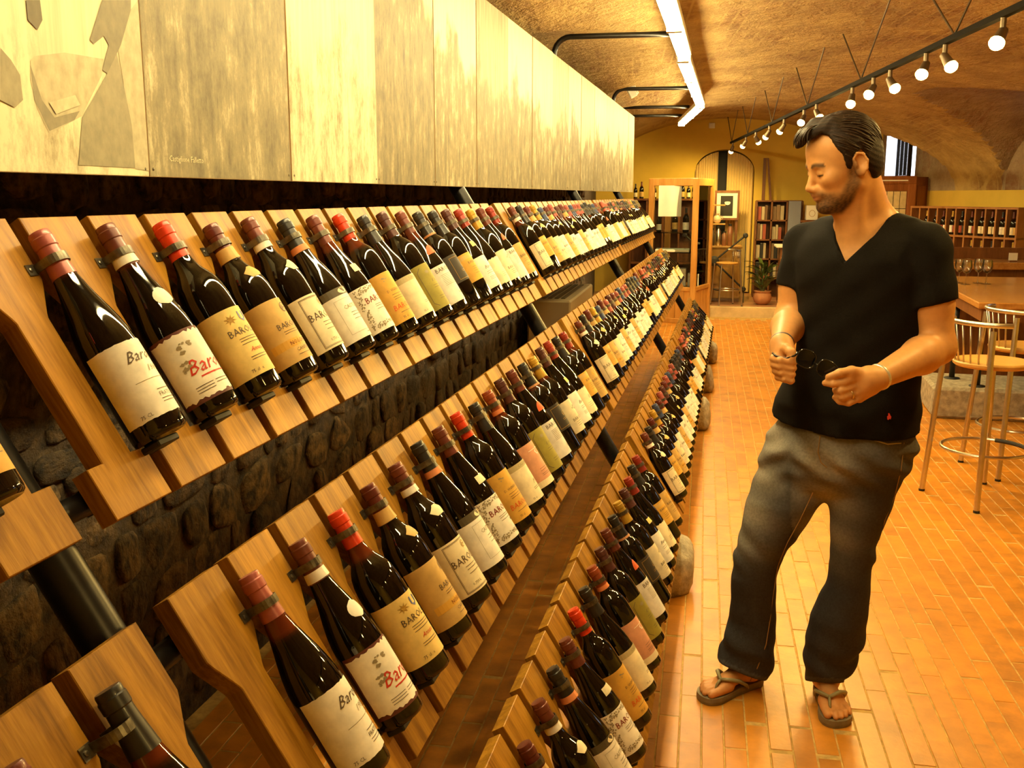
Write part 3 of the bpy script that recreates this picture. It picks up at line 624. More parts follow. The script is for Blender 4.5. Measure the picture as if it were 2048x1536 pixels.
# ================================================================ PHOTO BOARDS
def m_print():
    m, nt, b = nodes('sepia_photo_print'); L = nt.links.new
    tc = N(nt, 'ShaderNodeTexCoord'); oi = N(nt, 'ShaderNodeObjectInfo'); sp = N(nt, 'ShaderNodeSeparateXYZ'); L(tc.outputs['Object'], sp.inputs[0])
    sc_ = N(nt, 'ShaderNodeSeparateColor'); L(oi.outputs['Color'], sc_.inputs[0])
    cb = N(nt, 'ShaderNodeCombineXYZ'); mu = N(nt, 'ShaderNodeMath', operation='MULTIPLY'); mu.inputs[1].default_value = 60; L(oi.outputs['Random'], mu.inputs[0]); L(mu.outputs[0], cb.inputs[1])
    ad = N(nt, 'ShaderNodeVectorMath', operation='ADD'); L(tc.outputs['Object'], ad.inputs[0]); L(cb.outputs[0], ad.inputs[1])
    def noise(scale, st, det=5, rough=0.6):
        mp = N(nt, 'ShaderNodeMapping'); mp.inputs['Scale'].default_value = st; L(ad.outputs[0], mp.inputs[0])
        n = N(nt, 'ShaderNodeTexNoise', Scale=scale, Detail=float(det), Roughness=rough); L(mp.outputs[0], n.inputs['Vector']); return n.outputs[0]
    streak = noise(14, (4, 1, 0.22), 3); fol = noise(12, (1.6, 1, 0.7), 6, 0.78); big = noise(3.4, (1.3, 1, 0.8), 4, 0.55)
    def mth(op, a, b_, c=None):
        n = N(nt, 'ShaderNodeMath', operation=op)
        for i, q in enumerate((a, b_, c)):
            if q is None: continue
            if isinstance(q, (int, float)): n.inputs[i].default_value = q
            else: L(q, n.inputs[i])
        return n.outputs[0]
    # horizon height of the dark foliage: green channel of the board's colour, wavering with the big noise
    h = mth('MULTIPLY_ADD', mth('SUBTRACT', big, 0.5), 0.9, sc_.outputs[1])
    mk = mth('SUBTRACT', h, sp.outputs[2]); cl = N(nt, 'ShaderNodeMapRange'); cl.inputs[1].default_value = -0.03; cl.inputs[2].default_value = 0.07; L(mk, cl.inputs[0])
    fr = N(nt, 'ShaderNodeMapRange'); fr.inputs[1].default_value = 0.34; fr.inputs[2].default_value = 0.66; fr.inputs[3].default_value = -0.26; fr.inputs[4].default_value = 0.26; L(fol, fr.inputs[0])
    dark = mth('ADD', mth('MULTIPLY', mth('SUBTRACT', streak, 0.5), 0.5), sc_.outputs[0])
    fv = mth('ADD', dark, fr.outputs[0]); sky = mth('MULTIPLY_ADD', mth('SUBTRACT', streak, 0.5), 0.55, sc_.outputs[2])
    mx = N(nt, 'ShaderNodeMix'); L(cl.outputs[0], mx.inputs[0]); L(sky, mx.inputs[2]); L(fv, mx.inputs[3])
    cr = N(nt, 'ShaderNodeValToRGB'); cr.color_ramp.elements[0].position = 0.0; cr.color_ramp.elements[1].position = 1.0
    em_ = cr.color_ramp.elements.new(0.5); em_.color = (0.20, 0.165, 0.085, 1); cr.color_ramp.elements[0].color = (0.030, 0.023, 0.011, 1); cr.color_ramp.elements[2].color = (0.70, 0.62, 0.40, 1); L(mx.outputs[0], cr.inputs[0])
    L(cr.outputs[0], b.inputs['Base Color']); b.inputs['Roughness'].default_value = 0.6
    return m
M_print = m_print(); M_bedge = mat('board_edge', (0.42, 0.27, 0.12), 0.7, var=0.2, scale=12)
def tone(t): return mat('print_tone_%d' % int(t * 100), tuple(a + (b - a) * t ** 1.7 for a, b in zip((0.055, 0.042, 0.020), (0.74, 0.66, 0.42))), 0.6, var=0.22, scale=30, stretch=(1.5, 1, 1), bump=0.0)
BM = Matrix(((dU.x, -nH.x, 0, 0), (dU.y, -nH.y, 0, 0), (0, 0, 1, 0), (0, 0, 0, 1)))
YB = [0.52, 1.12, 1.722, 2.335, 2.946, 3.55, 4.15, 4.74, 5.32, 5.92, 6.50, 7.05, 7.72, 8.36, 9.0, 9.62, 10.24, 10.80]
LOOK = [(0.35, 0.3, 0.8), (0.9, 0.12, 0.92), (0.40, 0.46, 0.40), (0.80, 0.40, 0.90), (0.36, 0.66, 0.85), (0.46, 0.52, 1.0), (0.42, 0.50, 0.62), (0.42, 0.46, 0.98), (0.46, 0.42, 0.88), (0.42, 0.40, 0.70), (0.46, 0.44, 0.86), (0.48, 0.34, 0.76), (0.46, 0.42, 0.92), (0.5, 0.36, 0.86), (0.52, 0.42, 0.9), (0.5, 0.34, 0.86), (0.52, 0.4, 0.86)]
BL = ['out-of-frame sepia photo board above the nearest rack', 'sepia photo board of cloth and a figure, leftmost above the racks', 'dark sepia photo board of vineyard rows with small caption', 'pale streaked sepia photo board, third from the left', 'sepia photo board with dark slope, fourth from the left', 'sepia photo board with bright sky, fifth from the left', 'sixth sepia photo board from the left', 'seventh sepia photo board from the left', 'eighth sepia photo board from the left', 'ninth sepia photo board from the left', 'tenth sepia photo board from the left', 'eleventh sepia photo board from the left', 'twelfth sepia photo board from the left', 'fifth sepia photo board from the far end', 'fourth sepia photo board from the far end', 'third sepia photo board from the far end', 'second sepia photo board from the far end']
BL.append('sepia photo board at the far end above the racks')
ZB0, ZB1 = 1.594, 2.365
for i in range(len(YB) - 1):
    y0, y1 = YB[i], YB[i + 1]; wd = (y1 - y0) - 0.004
    r = thing('photo_board', BL[i], 'photo board', (-1.05 + 0.028 * y0 + rng.uniform(-0.003, 0.003), y0, ZB0), 0, 'sepia photo boards above the racks')
    r.matrix_basis = T(*r.location) @ BM
    p = MB().box((0, 0.0006, 0), (wd, 0.02, ZB1 - ZB0)).obj('board', M_bedge, r)
    f = MB().add([(0.001, 0, 0.001), (wd - 0.001, 0, 0.001), (wd - 0.001, 0, ZB1 - ZB0 - 0.001), (0.001, 0, ZB1 - ZB0 - 0.001)], [(0, 1, 2, 3)]).obj('print', M_print, r)
    f.color = (*LOOK[i], 1)
    sm = MB()
    for x in (0.012, wd - 0.012): sm.lathe([(0.003, 0), (0.003, 0.001), (0.001, 0.0016)], 6, T(x, 0, 0.014) @ Matrix.Rotation(PI / 2, 4, 'X'))
    sm.obj('screw', M_strap, r)
    if i == 1:
        def onb(px, py):
            # position on the board of a point of the printed picture
            d = at(px, py, 1.0) - Vector((0, 0, 1.56)); t = -1.05 / (d.x - 0.028 * d.y); q = Vector((0, 0, 1.56)) + d * t
            return ((q - r.location).dot(dU), q.z - ZB0)
        for k, (t, poly) in enumerate([(0.70, [(62, 120), (70, 112), (130, 105), (208, 118), (205, 150), (165, 232), (100, 268), (75, 215), (62, 160)]), (0.42, [(62, 130), (70, 200), (100, 262), (150, 240), (160, 222), (110, 235), (85, 200)]), (0.66, [(232, 60), (301, 8), (301, 342), (272, 338), (262, 250), (240, 120)]), (0.46, [(232, 96), (252, 190), (264, 250), (271, 336), (158, 330), (165, 235), (215, 147)]), (0.34, [(205, 0), (180, 80), (188, 88), (208, 72), (218, 90), (205, 140), (215, 147), (242, 90), (262, 20), (262, 0)]), (0.22, [(52, 0), (56, 40), (75, 60), (85, 40), (80, 0)]), (0.5, [(0, 95), (22, 120), (40, 150), (46, 200), (30, 215), (0, 200)]), (0.8, [(98, 205), (150, 190), (160, 210), (112, 228)])]):
            pts = [onb(*q) for q in poly]; MB().add([(min(wd - 0.001, max(0.001, x)), -0.0004 - 0.0002 * k, z) for x, z in pts], [tuple(range(len(pts)))]).obj('printed_shape', tone(t), f)
    if i == 2:
        vs, fs = text2d('Castiglione Falletto', 0.0)
        MB().add([(0.062 + 0.0 + (a + 4.2) * 0.0165, -0.0006, 0.030 + b * 0.0165) for a, b in vs], fs).obj('lettering', tone(0.95), f)
# backing rails of the boards
# ================================================================ FLUORESCENT LINE
M_tube = mat('lit_tube', (1, 1, 1), 0.5, emit=TUBE_C, estr=TUBE_E); M_hous = mat('white_enamel', (0.75, 0.72, 0.62), 0.4)
FL = []
def tubeline(a, b, label, nt_):
    a, b = Vector(a), Vector(b); d = (b - a); L_ = d.length; d.normalize(); s = Vector((d.y, -d.x, 0))
    r = thing('fluorescent_light', label, 'light', tuple(a), 0, 'fluorescent lights over the racks'); FL.append(r)
    Mx = Matrix(((d.x, s.x, 0, 0), (d.y, s.y, 0, 0), (0, 0, 1, 0), (0, 0, 0, 1)))
    MB().bbox((0, -0.045, 0.022), (L_, 0.045, 0.07), 0.006).obj('housing', M_hous, r, M=Mx)
    for k in range(nt_):
        x0, x1 = L_ * k / nt_ + 0.03, L_ * (k + 1) / nt_ - 0.03
        for y in (-0.022, 0.022):
            MB().tube([(x0, y, 0), (x1, y, 0)], 0.013, 10).obj('tube', M_tube, r, True, M=Mx)
        e = MB(); e.box((x0 - 0.02, -0.04, -0.014), (x0, 0.04, 0.024)); e.box((x1, -0.04, -0.014), (x1 + 0.02, 0.04, 0.024)); e.obj('lamp_holder', M_hous, r, M=Mx)
LZ = 2.42
tubeline((-0.300, 0.95, LZ), (-0.247, 3.12, LZ), 'fluorescent strip light over the near racks, outside the frame', 2)
tubeline((-0.246, 3.16, LZ), (-0.161, 6.81, LZ), 'long fluorescent strip light running out of the top of the frame', 3)
tubeline((-0.174, 6.86, LZ), (-0.075, 10.42, LZ), 'long fluorescent strip light, second along, above the far racks', 3)
tubeline((-0.075, 10.48, LZ), (-0.32, 12.98, LZ), 'fluorescent strip light turned towards the far left corner', 2)
def arm(pts, li):
    r = FL[li]; o = MB().tube([Vector(p) - r.location for p in pts], 0.017, 12).obj('support_arm', M_dark_metal, r, True)
for Y, li in ((2.6, 0), (6.30, 1), (9.40, 2)):
    xp = -1.05 + 0.028 * Y - 0.06; xl = -0.246 + 0.0235 * (Y - 3.16) + 0.03; zt = LZ + 0.085
    pts = [(xp, Y, 1.62), (xp, Y, zt - 0.10)] + [(xp + 0.10 - 0.10 * math.cos(a), Y, zt - 0.10 + 0.10 * math.sin(a)) for a in [PI / 2 * k / 6 for k in range(1, 7)]] + [(xl, Y, zt)]
    arm([Vector(p) for p in pts], li)
for Y in (11.35, 12.55): arm([Vector((XLf(Y), Y, LZ + 0.085)), Vector((-0.12 - 0.09 * (Y - 10.5), Y, LZ + 0.085))], 3)
r = thing('emergency_lamp', 'small white emergency lamp box beside the second pipe arm', 'lamp', (-0.66, 9.45, 2.44)); r.rotation_euler = (0.0, -0.5, 0.1)
MB().bbox((-0.035, -0.03, 0), (0.035, 0.03, 0.20), 0.006).obj('body', M_hous, r); MB().bbox((0.034, -0.026, 0.01), (0.05, 0.026, 0.19), 0.005).obj('diffuser', M_white_paper, r)
# ================================================================ TRACK LIGHTS
def TX(Y): return 1.526 - 0.0826 * Y
TZ = 2.262
tr = thing('light_track', 'long suspended light track running down the vault', 'light track', (TX(4), 4, TZ)); tl = Vector((TX(4), 4, TZ))
pa, pb = Vector((TX(-2.5), -2.5, TZ)) - tl, Vector((TX(14.5), 14.5, TZ)) - tl
dT = (pb - pa).normalized(); sT = Vector((dT.y, -dT.x, 0)); MT = Matrix(((dT.x, sT.x, 0, pa.x), (dT.y, sT.y, 0, pa.y), (0, 0, 1, pa.z), (0, 0, 0, 1)))
LT = (pb - pa).length
MB().box((0, -0.016, 0.0), (LT, 0.016, 0.026)).obj('rail', mat('bronze_track', (0.010, 0.008, 0.005), 0.8, 0.0, spec=0.05), tr, M=MT)
MB().box((0, 0.017, 0.004), (LT, 0.02, 0.012)).obj('conductor', mat('bright_conductor', (0.03, 0.022, 0.012), 0.6, 0.3), tr, M=MT)
M_wire = mat('brown_hanger_wire', (0.10, 0.07, 0.035), 0.5, 0.3)
for Y in (-1.9, -0.1, 1.6, 3.36, 5.12, 6.94, 8.80, 10.73, 12.69, 14.42):
    for s in (-0.62, 0.64):
        if Y + s > 15.2: continue
        y2 = Y + s; top = Vector((TX(y2), y2, soff(TX(y2), y2) + 0.01)) - tl; bot = Vector((TX(Y), Y, TZ + 0.025)) - tl
        MB().tube([bot, top], 0.0055, 6).obj('hanger', M_wire, tr)
M_bulb = mat('lit_bulb', (1, 1, 1), 0.5, emit=SPOT_C, estr=BULB_E); M_head = mat('brushed_lamp_head', (0.20, 0.15, 0.09), 0.45, 0.7)
SP = [(-1.6, 1, 0.6), (0.4, -1, 0.6), (1.9, 1, 0.5), (3.1, -1, 0.5), (4.51, -1, 0.5), (5.24, 1, 0.4), (5.54, -1, 0.4), (6.22, 1, 0.4), (6.60, -1, 0.5), (7.16, -1, 0.2), (8.39, 1, 0.4), (8.93, -1, 0.4), (9.96, -1, 0.5), (10.89, -1, 0.5), (11.93, 1, 0.5), (12.84, -1, 0.5), (14.27, -1, 0.3)]
for i, (Y, sd, tilt) in enumerate(SP):
    x = TX(Y); r = thing('track_spot', ('lit spotlight on the ceiling track, %s from the near end of those in view' % ORD[i - 4]) if i >= 4 else 'lit spotlight on the track behind the camera, %s' % ORD[i], 'spotlight', (x, Y, TZ), 0, 'spotlights on the ceiling track')
    dirv = Vector((sd * math.sin(tilt) * 1.1, -0.75 if Y < 9.5 else 0.35, -math.cos(tilt))).normalized()
    MB().tube([(0, 0, 0), (0, 0, -0.05)], 0.012, 8).obj('stem', M_head, r)
    h = Vector((0, 0, -0.055)); e = h + dirv * 0.06
    autosmooth(MB().tube([h - dirv * 0.02, h - dirv * 0.012, h + dirv * 0.03, e], [0.010, 0.019, 0.023, 0.027], 16).obj('head', M_head, r))
    q = dirv.to_track_quat('Z', 'Y').to_matrix().to_4x4()
    MB().lathe([(0.022, -0.004), (0.030, 0.003), (0.031, 0.014), (0.024, 0.027), (0.012, 0.034), (0.003, 0.036)], 14, Matrix.Translation(e) @ q).obj('bulb', M_bulb, r, True)
    ld = bpy.data.lights.new('spot_light', 'SPOT'); ld.energy = SPOT_W * (1.6 if Y > 9 else 1.0); ld.color = SPOT_C; ld.spot_size = math.radians(150); ld.spot_blend = 0.6; ld.shadow_soft_size = 0.05
    lo = bpy.data.objects.new('spot_light', ld); COL.objects.link(lo); lo.parent = r; lo.location = e + dirv * 0.09; lo.rotation_euler = (-dirv).to_track_quat('Z', 'Y').to_euler()
# ================================================================ THINGS AROUND THE ROOM
def clear_glass(name='clear_glass', tint=(0.95, 0.97, 0.95), rough=0.02, boost=0.0):
    if name in MATS: return MATS[name]
    m, nt, b = nodes(name); L = nt.links.new
    gl = N(nt, 'ShaderNodeBsdfGlossy'); gl.inputs['Roughness'].default_value = rough; tr_ = N(nt, 'ShaderNodeBsdfTransparent'); tr_.inputs[0].default_value = (*tint, 1)
    fr = N(nt, 'ShaderNodeFresnel'); fr.inputs[0].default_value = 1.45; ad_ = N(nt, 'ShaderNodeMath', operation='ADD'); ad_.inputs[1].default_value = boost; L(fr.outputs[0], ad_.inputs[0]); mx = N(nt, 'ShaderNodeMixShader'); L(ad_.outputs[0], mx.inputs[0]); L(tr_.outputs[0], mx.inputs[1]); L(gl.outputs[0], mx.inputs[2])
    L(mx.outputs[0], nt.nodes['Material Output'].inputs[0]); return m
M_pane = clear_glass()
M_mini = mat('dark_bottle_plain', (0.01, 0.007, 0.005), 0.08)
def mini_bottle(loc, h, label, group, lab=WHITE, cap='dark red', shape='albeisa'):
    """bottle standing far off: glass, capsule and label as parts"""
    r = thing('wine_bottle', label, 'wine bottle', loc, rng.uniform(-0.3, 0.3), group); s = h / 0.30; r.scale = (s, s, s)
    ob('glass', GLASS[shape], r); ob('capsule', capsule_mesh(shape, cap, 0.235), r)
    key = ('ml', shape, lab)
    if key not in _cache: v, f = band(shape, 0.03, 0.12, 0.0008, 16, -1.5, 1.5, 2); _cache[key] = me('label', v, f, label_mats(lab, 0), True)
    ob('label', _cache[key], r); return r
# ---- glazed pine cabinet at the end of the racks
def cabinet():
    Y0, Y1 = 12.50, 13.18; xa, xb = at(1297, 480, Y0).x, at(1389, 480, Y0).x; zt = at(1340, 357, Y0).z; W = xb - xa; D_ = Y1 - Y0
    r = thing('display_cabinet', 'pine and glass display cabinet at the end of the racks', 'cabinet', (xb, Y0, 0), -0.27); p = 0.032
    k0 = len(bpy.data.objects)
    for x in (0, W):
        for y in (0, D_): MB().bbox((x - p, y - p, 0), (x + p, y + p, zt), 0.004).obj('post', M_pine, r)
    for z0, z1 in ((zt - 0.085, zt + 0.005), (0.40, 0.45), (0.0, 0.06)):
        for y in (0, D_): MB().bbox((0, y - 0.025, z0), (W, y + 0.025, z1), 0.004).obj('rail', M_pine, r)
        for x in (0, W): MB().bbox((x - 0.025, 0, z0), (x + 0.025, D_, z1), 0.004).obj('rail', M_pine, r)
    n = 5
    for i in range(n): MB().bbox((W * i / n + 0.002, -0.012, 0.05), (W * (i + 1) / n - 0.002, 0.012, 0.41), 0.003).obj('base_board', M_pine, r)
    for i in range(4): MB().bbox((W - 0.012, D_ * i / 4 + 0.002, 0.05), (W + 0.012, D_ * (i + 1) / 4 - 0.002, 0.41), 0.003).obj('base_board', M_pine, r)
    MB().box((0, 0, 0.425), (W, D_, 0.445)).obj('cabinet_floor', M_pine, r)
    MB().box((0.03, -0.004, 0.45), (W - 0.03, 0.002, zt - 0.085)).obj('pane', M_pane, r); MB().box((W - 0.004, 0.03, 0.45), (W + 0.002, D_ - 0.03, zt - 0.085)).obj('pane', M_pane, r)
    mg = clear_glass('green_shelf_glass', (0.72, 0.85, 0.72)); zs = [at(1340, 466, Y0 + 0.2).z, at(1340, 505, Y0 + 0.2).z]
    for z in zs: MB().box((0.02, 0.03, z), (W - 0.02, D_ - 0.03, z + 0.01)).obj('glass_shelf', mg, r)
    for q in r.children: q.location.x -= W
    L0 = Vector((xa, Y0, 0))
    # sheet, bottles and boxes kept in it are things of their own
    a, b = at(1318, 371, Y0 + 0.05), at(1362, 433, Y0 + 0.05)
    sh = MB(); n = 10
    sh.add([(a.x + (b.x - a.x) * i / n, Y0 + 0.05 + 0.012 * math.sin(i * 0.9) * j, a.z + (b.z - a.z) * j) for j in (0, 1) for i in range(n + 1)], [(i, i + 1, n + 2 + i, n + 1 + i) for i in range(n)])
    o = sh.obj('paper_sheet', M_white_paper, smooth=True); tag(o, 'blank white paper sheet hanging inside the glass cabinet', 'paper')
    mini_bottle((at(1372, 440, Y0 + 0.22).x, Y0 + 0.22, zs[0] + 0.011), 0.30, 'bottle with white label on the cabinet shelf, right side', 'bottles in the glass cabinet', WHITE, 'black')
    mini_bottle((at(1318, 440, Y0 + 0.3).x, Y0 + 0.3, zs[0] + 0.011), 0.24, 'short bottle with white label on the cabinet shelf, left side', 'bottles in the glass cabinet', WHITE, 'black')
    mini_bottle((at(1350, 440, Y0 + 0.45).x, Y0 + 0.45, zs[0] + 0.011), 0.28, 'bottle standing on the cabinet shelf below the paper sheet', 'bottles in the glass cabinet', TANL, 'dark red')
    for nm, x0, x1, z1, lab in (('w', 1340, 1372, 0.66, 'white carton on the cabinet floor, left one'), ('w', 1376, 1398, 0.60, 'white carton on the cabinet floor, right one')):
        xx0, xx1 = at(x0, 540, Y0 + 0.25).x, at(x1, 540, Y0 + 0.25).x; t = thing('carton', lab, 'box', ((xx0 + xx1) / 2, Y0 + 0.3, 0.446), 0, 'white cartons in the cabinet'); w_ = (xx1 - xx0) / 2
        MB().bbox((-w_, -0.11, 0), (w_, 0.11, z1 - 0.446), 0.004).obj('body', M_white_paper, t); MB().box((-w_ - 0.001, -0.112, (z1 - 0.446) * 0.75), (w_ + 0.001, 0.112, (z1 - 0.446) * 0.77)).obj('lid_edge', mat('grey_line', (0.5, 0.45, 0.35), 0.7), t)
    tb = at(1390, 508, Y0 + 0.1)
    o = MB().bbox((xa + 0.08, Y0 + 0.06, zs[1] + 0.011), (xb - 0.06, Y0 + 0.4, zs[1] + 0.045), 0.006).obj('tray', M_white_paper); tag(o, 'flat white tray on the lower cabinet shelf', 'tray')
cabinet()
# ---- back bar with bottles behind the cabinet
def backbar():
    Y = 14.75; a, b = at(1262, 397, Y), at(1392, 400, Y); z = a.z
    r = thing('back_bar', 'dark wooden back bar shelving behind the glass cabinet', 'shelf', (a.x, Y, ZF)); W = b.x - a.x; hz = z - ZF
    MB().bbox((0, 0, hz - 0.03), (W, 0.3, hz), 0.004).obj('top', M_brown, r)
    for i in range(5): MB().box((W * i / 4 - 0.012, 0.01, 0), (W * i / 4 + 0.012, 0.3, hz - 0.03)).obj('divider', M_brown, r)
    for k in (0.0, 0.33, 0.66): MB().box((0, 0.01, hz * k), (W, 0.3, hz * k + 0.025)).obj('shelf_board', M_brown, r)
    MB().box((0, 0.29, 0), (W, 0.31, hz)).obj('back_panel', M_brown, r)
    for i, px in enumerate((1271, 1283, 1309, 1365, 1377, 1388)):
        mini_bottle((at(px, 390, Y + 0.12).x, Y + 0.12, z), 0.21 + 0.03 * (i % 2), 'dark bottle standing on the back bar, %s from the left' % ORD[i], 'bottles on the back bar', (CREAM, TANL)[i % 2], ('black', 'dark red')[i % 2])
backbar()
# ---- service counter with shelf, jars and framed picture
def counter():
    Y = 14.15; a, b = at(1398, 492, Y), at(1482, 492, Y); W = b.x - a.x; h = a.z - ZF
    r = thing('service_counter', 'light wooden service counter before the curtained niche', 'counter', (a.x, Y, ZF))
    MB().bbox((0, 0, 0), (W, 0.5, h - 0.03), 0.004).obj('body', M_pine, r); MB().bbox((-0.02, -0.03, h - 0.03), (W + 0.02, 0.52, h), 0.005).obj('worktop', M_pine, r)
    MB().box((W * 0.52, -0.006, 0.05), (W * 0.97, 0.0, h - 0.06)).obj('door', M_pine, r); MB().box((0, -0.004, 0), (W, 0.0, 0.04)).obj('plinth', M_brown, r)
    Y2 = 14.55
    for k, py in enumerate((409, 447)):
        p, q = at(1398, py, Y2), at(1451, py, Y2)
        o = MB().bbox((p.x, Y2, p.z - 0.018), (q.x, Y2 + 0.16, p.z), 0.003).obj('wall_shelf', M_pine); tag(o, ('upper', 'lower')[k] + ' pine shelf board above the service counter', 'shelf', 'pine shelf boards')
    mw = mat('cream_ceramic', (0.75, 0.62, 0.40), 0.3); p = at(1434, 447, Y2 + 0.08)
    t = thing('vase', 'round cream vase on the lower pine shelf', 'vase', (p.x, Y2 + 0.08, p.z)); autosmooth(MB().lathe([(0.02, 0), (0.045, 0.02), (0.058, 0.06), (0.045, 0.10), (0.025, 0.12), (0.032, 0.14)], 18).obj('body', mw, t)); MB().tube([(0.05, 0, 0.05), (0.085, 0, 0.08), (0.045, 0, 0.11)], 0.007, 6).obj('handle', mw, t, True)
    mm = mat('dark_tin', (0.10, 0.07, 0.05), 0.35, 0.4); mr_ = mat('brown_jar', (0.25, 0.10, 0.05), 0.3)
    for i, (px, hh, m_) in enumerate(((1412, 0.2, mm), (1424, 0.24, mm), (1436, 0.26, M_steel), (1448, 0.2, mr_), (1459, 0.3, mr_))):
        t = thing('canister', '%s canister on the service counter, %s from the left' % (('dark', 'dark', 'steel', 'brown', 'brown')[i], ORD[i]), 'canister', (at(px, 488, Y + 0.15).x, Y + 0.15, ZF + h), 0, 'canisters on the counter')
        autosmooth(MB().lathe([(0.034, 0), (0.036, 0.005), (0.036, hh * 0.75), (0.02, hh * 0.86), (0.02, hh * 0.9)], 14).obj('body', m_, t)); MB().lathe([(0.022, hh * 0.9), (0.022, hh)], 14).obj('lid', M_black, t)
    Yp = 14.95; a, b = at(1428, 440, Yp), at(1480, 381, Yp); W, Hh = b.x - a.x, b.z - a.z
    t = thing('framed_picture', 'dark framed picture of a cup on the post by the curtains', 'picture', (a.x, Yp, a.z))
    f = MB(); e = 0.03
    for q in ((0, 0, W, e), (0, Hh - e, W, Hh), (0, e, e, Hh - e), (W - e, e, W, Hh - e)): f.box((q[0], -0.02, q[1]), (q[2], 0.0, q[3]))
    f.obj('frame', M_brown, t); MB().box((e, -0.008, e), (W - e, -0.002, Hh - e)).obj('mount', M_white_paper, t)
    MB().box((W * 0.24, -0.010, Hh * 0.14), (W * 0.74, -0.006, Hh * 0.82)).obj('photo', M_black, t)
    MB().add([(W * (0.52 + 0.12 * math.cos(k * PI / 8)), -0.011, Hh * (0.6 + (0.03 if k < 8 else 0.09) * math.sin(k * PI / 8))) for k in range(16)], [tuple(range(16))]).obj('printed_cup', M_white_paper, t)
    MB().box((W * 0.86, 0.002, -(a.z - ZF)), (W * 0.96, 0.03, Hh * 0.6)).obj('post', M_brown, t)
counter()
# ---- curtains in the niche
M_curt = mat('cream_curtain', (0.80, 0.62, 0.28), 0.8, var=0.05, scale=3)
def curtain(xa, xb, label):
    r = thing('curtain', label, 'curtain', (xa, YE + 0.10, ZF), 0, 'curtains in the arched niche'); n = 48; vs = []; fs = []
    for i in range(n + 1):
        x = xa + (xb - xa) * i / n; zt = 1.88 + 0.32 * math.sqrt(max(0, 1 - ((x - 0.27) / 0.43) ** 2)) - ZF
        y = 0.025 * math.sin(i * 1.35); vs += [(x - xa, y, 0.02), (x - xa, y, zt)]
    for i in range(n): fs.append((2 * i, 2 * i + 2, 2 * i + 3, 2 * i + 1))
    o = me('cloth', vs, fs, M_curt, True); ob('cloth', o, r)
curtain(-0.15, at(1434, 400, YE + 0.1).x, 'cream striped curtain in the niche, left of the dark gap'); curtain(at(1452, 400, YE + 0.1).x, 0.69, 'cream striped curtain in the niche, right of the dark gap')
o = MB().bbox((at(1418, 250, YE).x, YE - 0.03, at(1418, 257, YE).z), (at(1430, 250, YE).x, YE - 0.001, at(1418, 246, YE).z), 0.004).obj('sensor_box', M_hous); tag(o, 'small white sensor box high on the yellow end wall', 'sensor')
# ---- glass screen with black spider rods
def screen():
    Y = 13.98; c = at(1428, 522, Y); tr_, br = at(1491, 471, Y), at(1487, 578, Y)
    r = thing('glass_screen', 'glass screen held by crossed black rods before the counter', 'screen', (c.x, Y, ZF)); z0 = c.z - ZF
    dx, dz1, dz2 = tr_.x - c.x, tr_.z - c.z, br.z - c.z
    MB().box((-dx - 0.02, -0.004, 0.02), (dx + 0.02, 0.004, z0 + dz1 + 0.03)).obj('pane', M_pane, r)
    for x in (-dx, dx):
        for z in (dz1, dz2):
            MB().tube([(0, -0.02, z0), (x * 0.98, -0.02, z0 + z * 0.98)], 0.012, 8).obj('rod', M_black, r); MB().lathe([(0.035, 0), (0.035, 0.03), (0.02, 0.04)], 12, T(x, -0.005, z0 + z) @ Matrix.Rotation(PI / 2, 4, 'X')).obj('clamp', M_black, r)
    MB().lathe([(0.07, 0), (0.07, 0.03), (0.03, 0.05)], 16, T(0, -0.005, z0) @ Matrix.Rotation(PI / 2, 4, 'X')).obj('hub', M_black, r)
    MB().box((dx + 0.0, -0.012, 0.0), (dx + 0.012, 0.012, z0 + dz1)).obj('edge_bar', M_black, r)
screen()
# ---- bar stools
M_seat = wood('beech_seat', (0.62, 0.36, 0.10), (0.50, 0.26, 0.06), along=(1, 0.15, 1), scale=12, rnd=0.04, rough=0.35)
def stool(loc, rz, label, s=1.0):
    r = thing('bar_stool', label, 'bar stool', loc, rz, 'metal bar stools'); r.scale = (s, s, s)
    # local -x is the back; legs splay, rear ones rise to the curved top rail
    SH_, BH = 0.725, 0.93; ft = 0.205; tp = 0.165
    for sx in (-1, 1):
        for sy in (-1, 1):
            a = Vector((sx * ft, sy * ft * 0.98, 0.0)); b = Vector((sx * tp, sy * tp, SH_ - 0.02))
            top = b + (b - a) * ((BH - SH_) / SH_) if sx < 0 else b
            autosmooth(MB().tube([a, top], 0.0145, 12).obj('leg', M_steel, r)); MB().lathe([(0.016, 0), (0.016, 0.012)], 10, T(a.x, a.y, 0)).obj('foot_cap', M_black, r)
    autosmooth(MB().lathe([(0.02, SH_ - 0.022), (0.175, SH_ - 0.022), (0.188, SH_ - 0.012), (0.190, SH_), (0.182, SH_ + 0.008), (0.02, SH_ + 0.006)], 36).obj('seat', M_seat, r))
    R_ = 0.215
    rail = [(-0.02 + R_ * math.cos(a) * 0.86, R_ * math.sin(a), BH + 0.004) for a in [math.radians(110 + 140 * k / 16) for k in range(17)]]
    autosmooth(MB().tube(rail, 0.013, 10).obj('back_rail', M_steel, r))
    for k in range(7):
        a = math.radians(140 + 80 * k / 6); MB().tube([(-0.02 + R_ * 0.86 * math.cos(a), R_ * math.sin(a), BH), (0.178 * math.cos(a), 0.178 * math.sin(a), SH_ - 0.015)], 0.0045, 6).obj('back_bar', M_steel, r, True)
    fr = [(0.212 * math.cos(2 * PI * k / 32), 0.212 * math.sin(2 * PI * k / 32), 0.27) for k in range(32)]
    autosmooth(MB().tube(fr, 0.009, 8, closed=True).obj('foot_ring', M_steel, r)); MB().tube([fr[30], fr[31], fr[0], fr[1], fr[2], fr[3]], 0.0115, 8).obj('ring_sleeve', M_black, r)
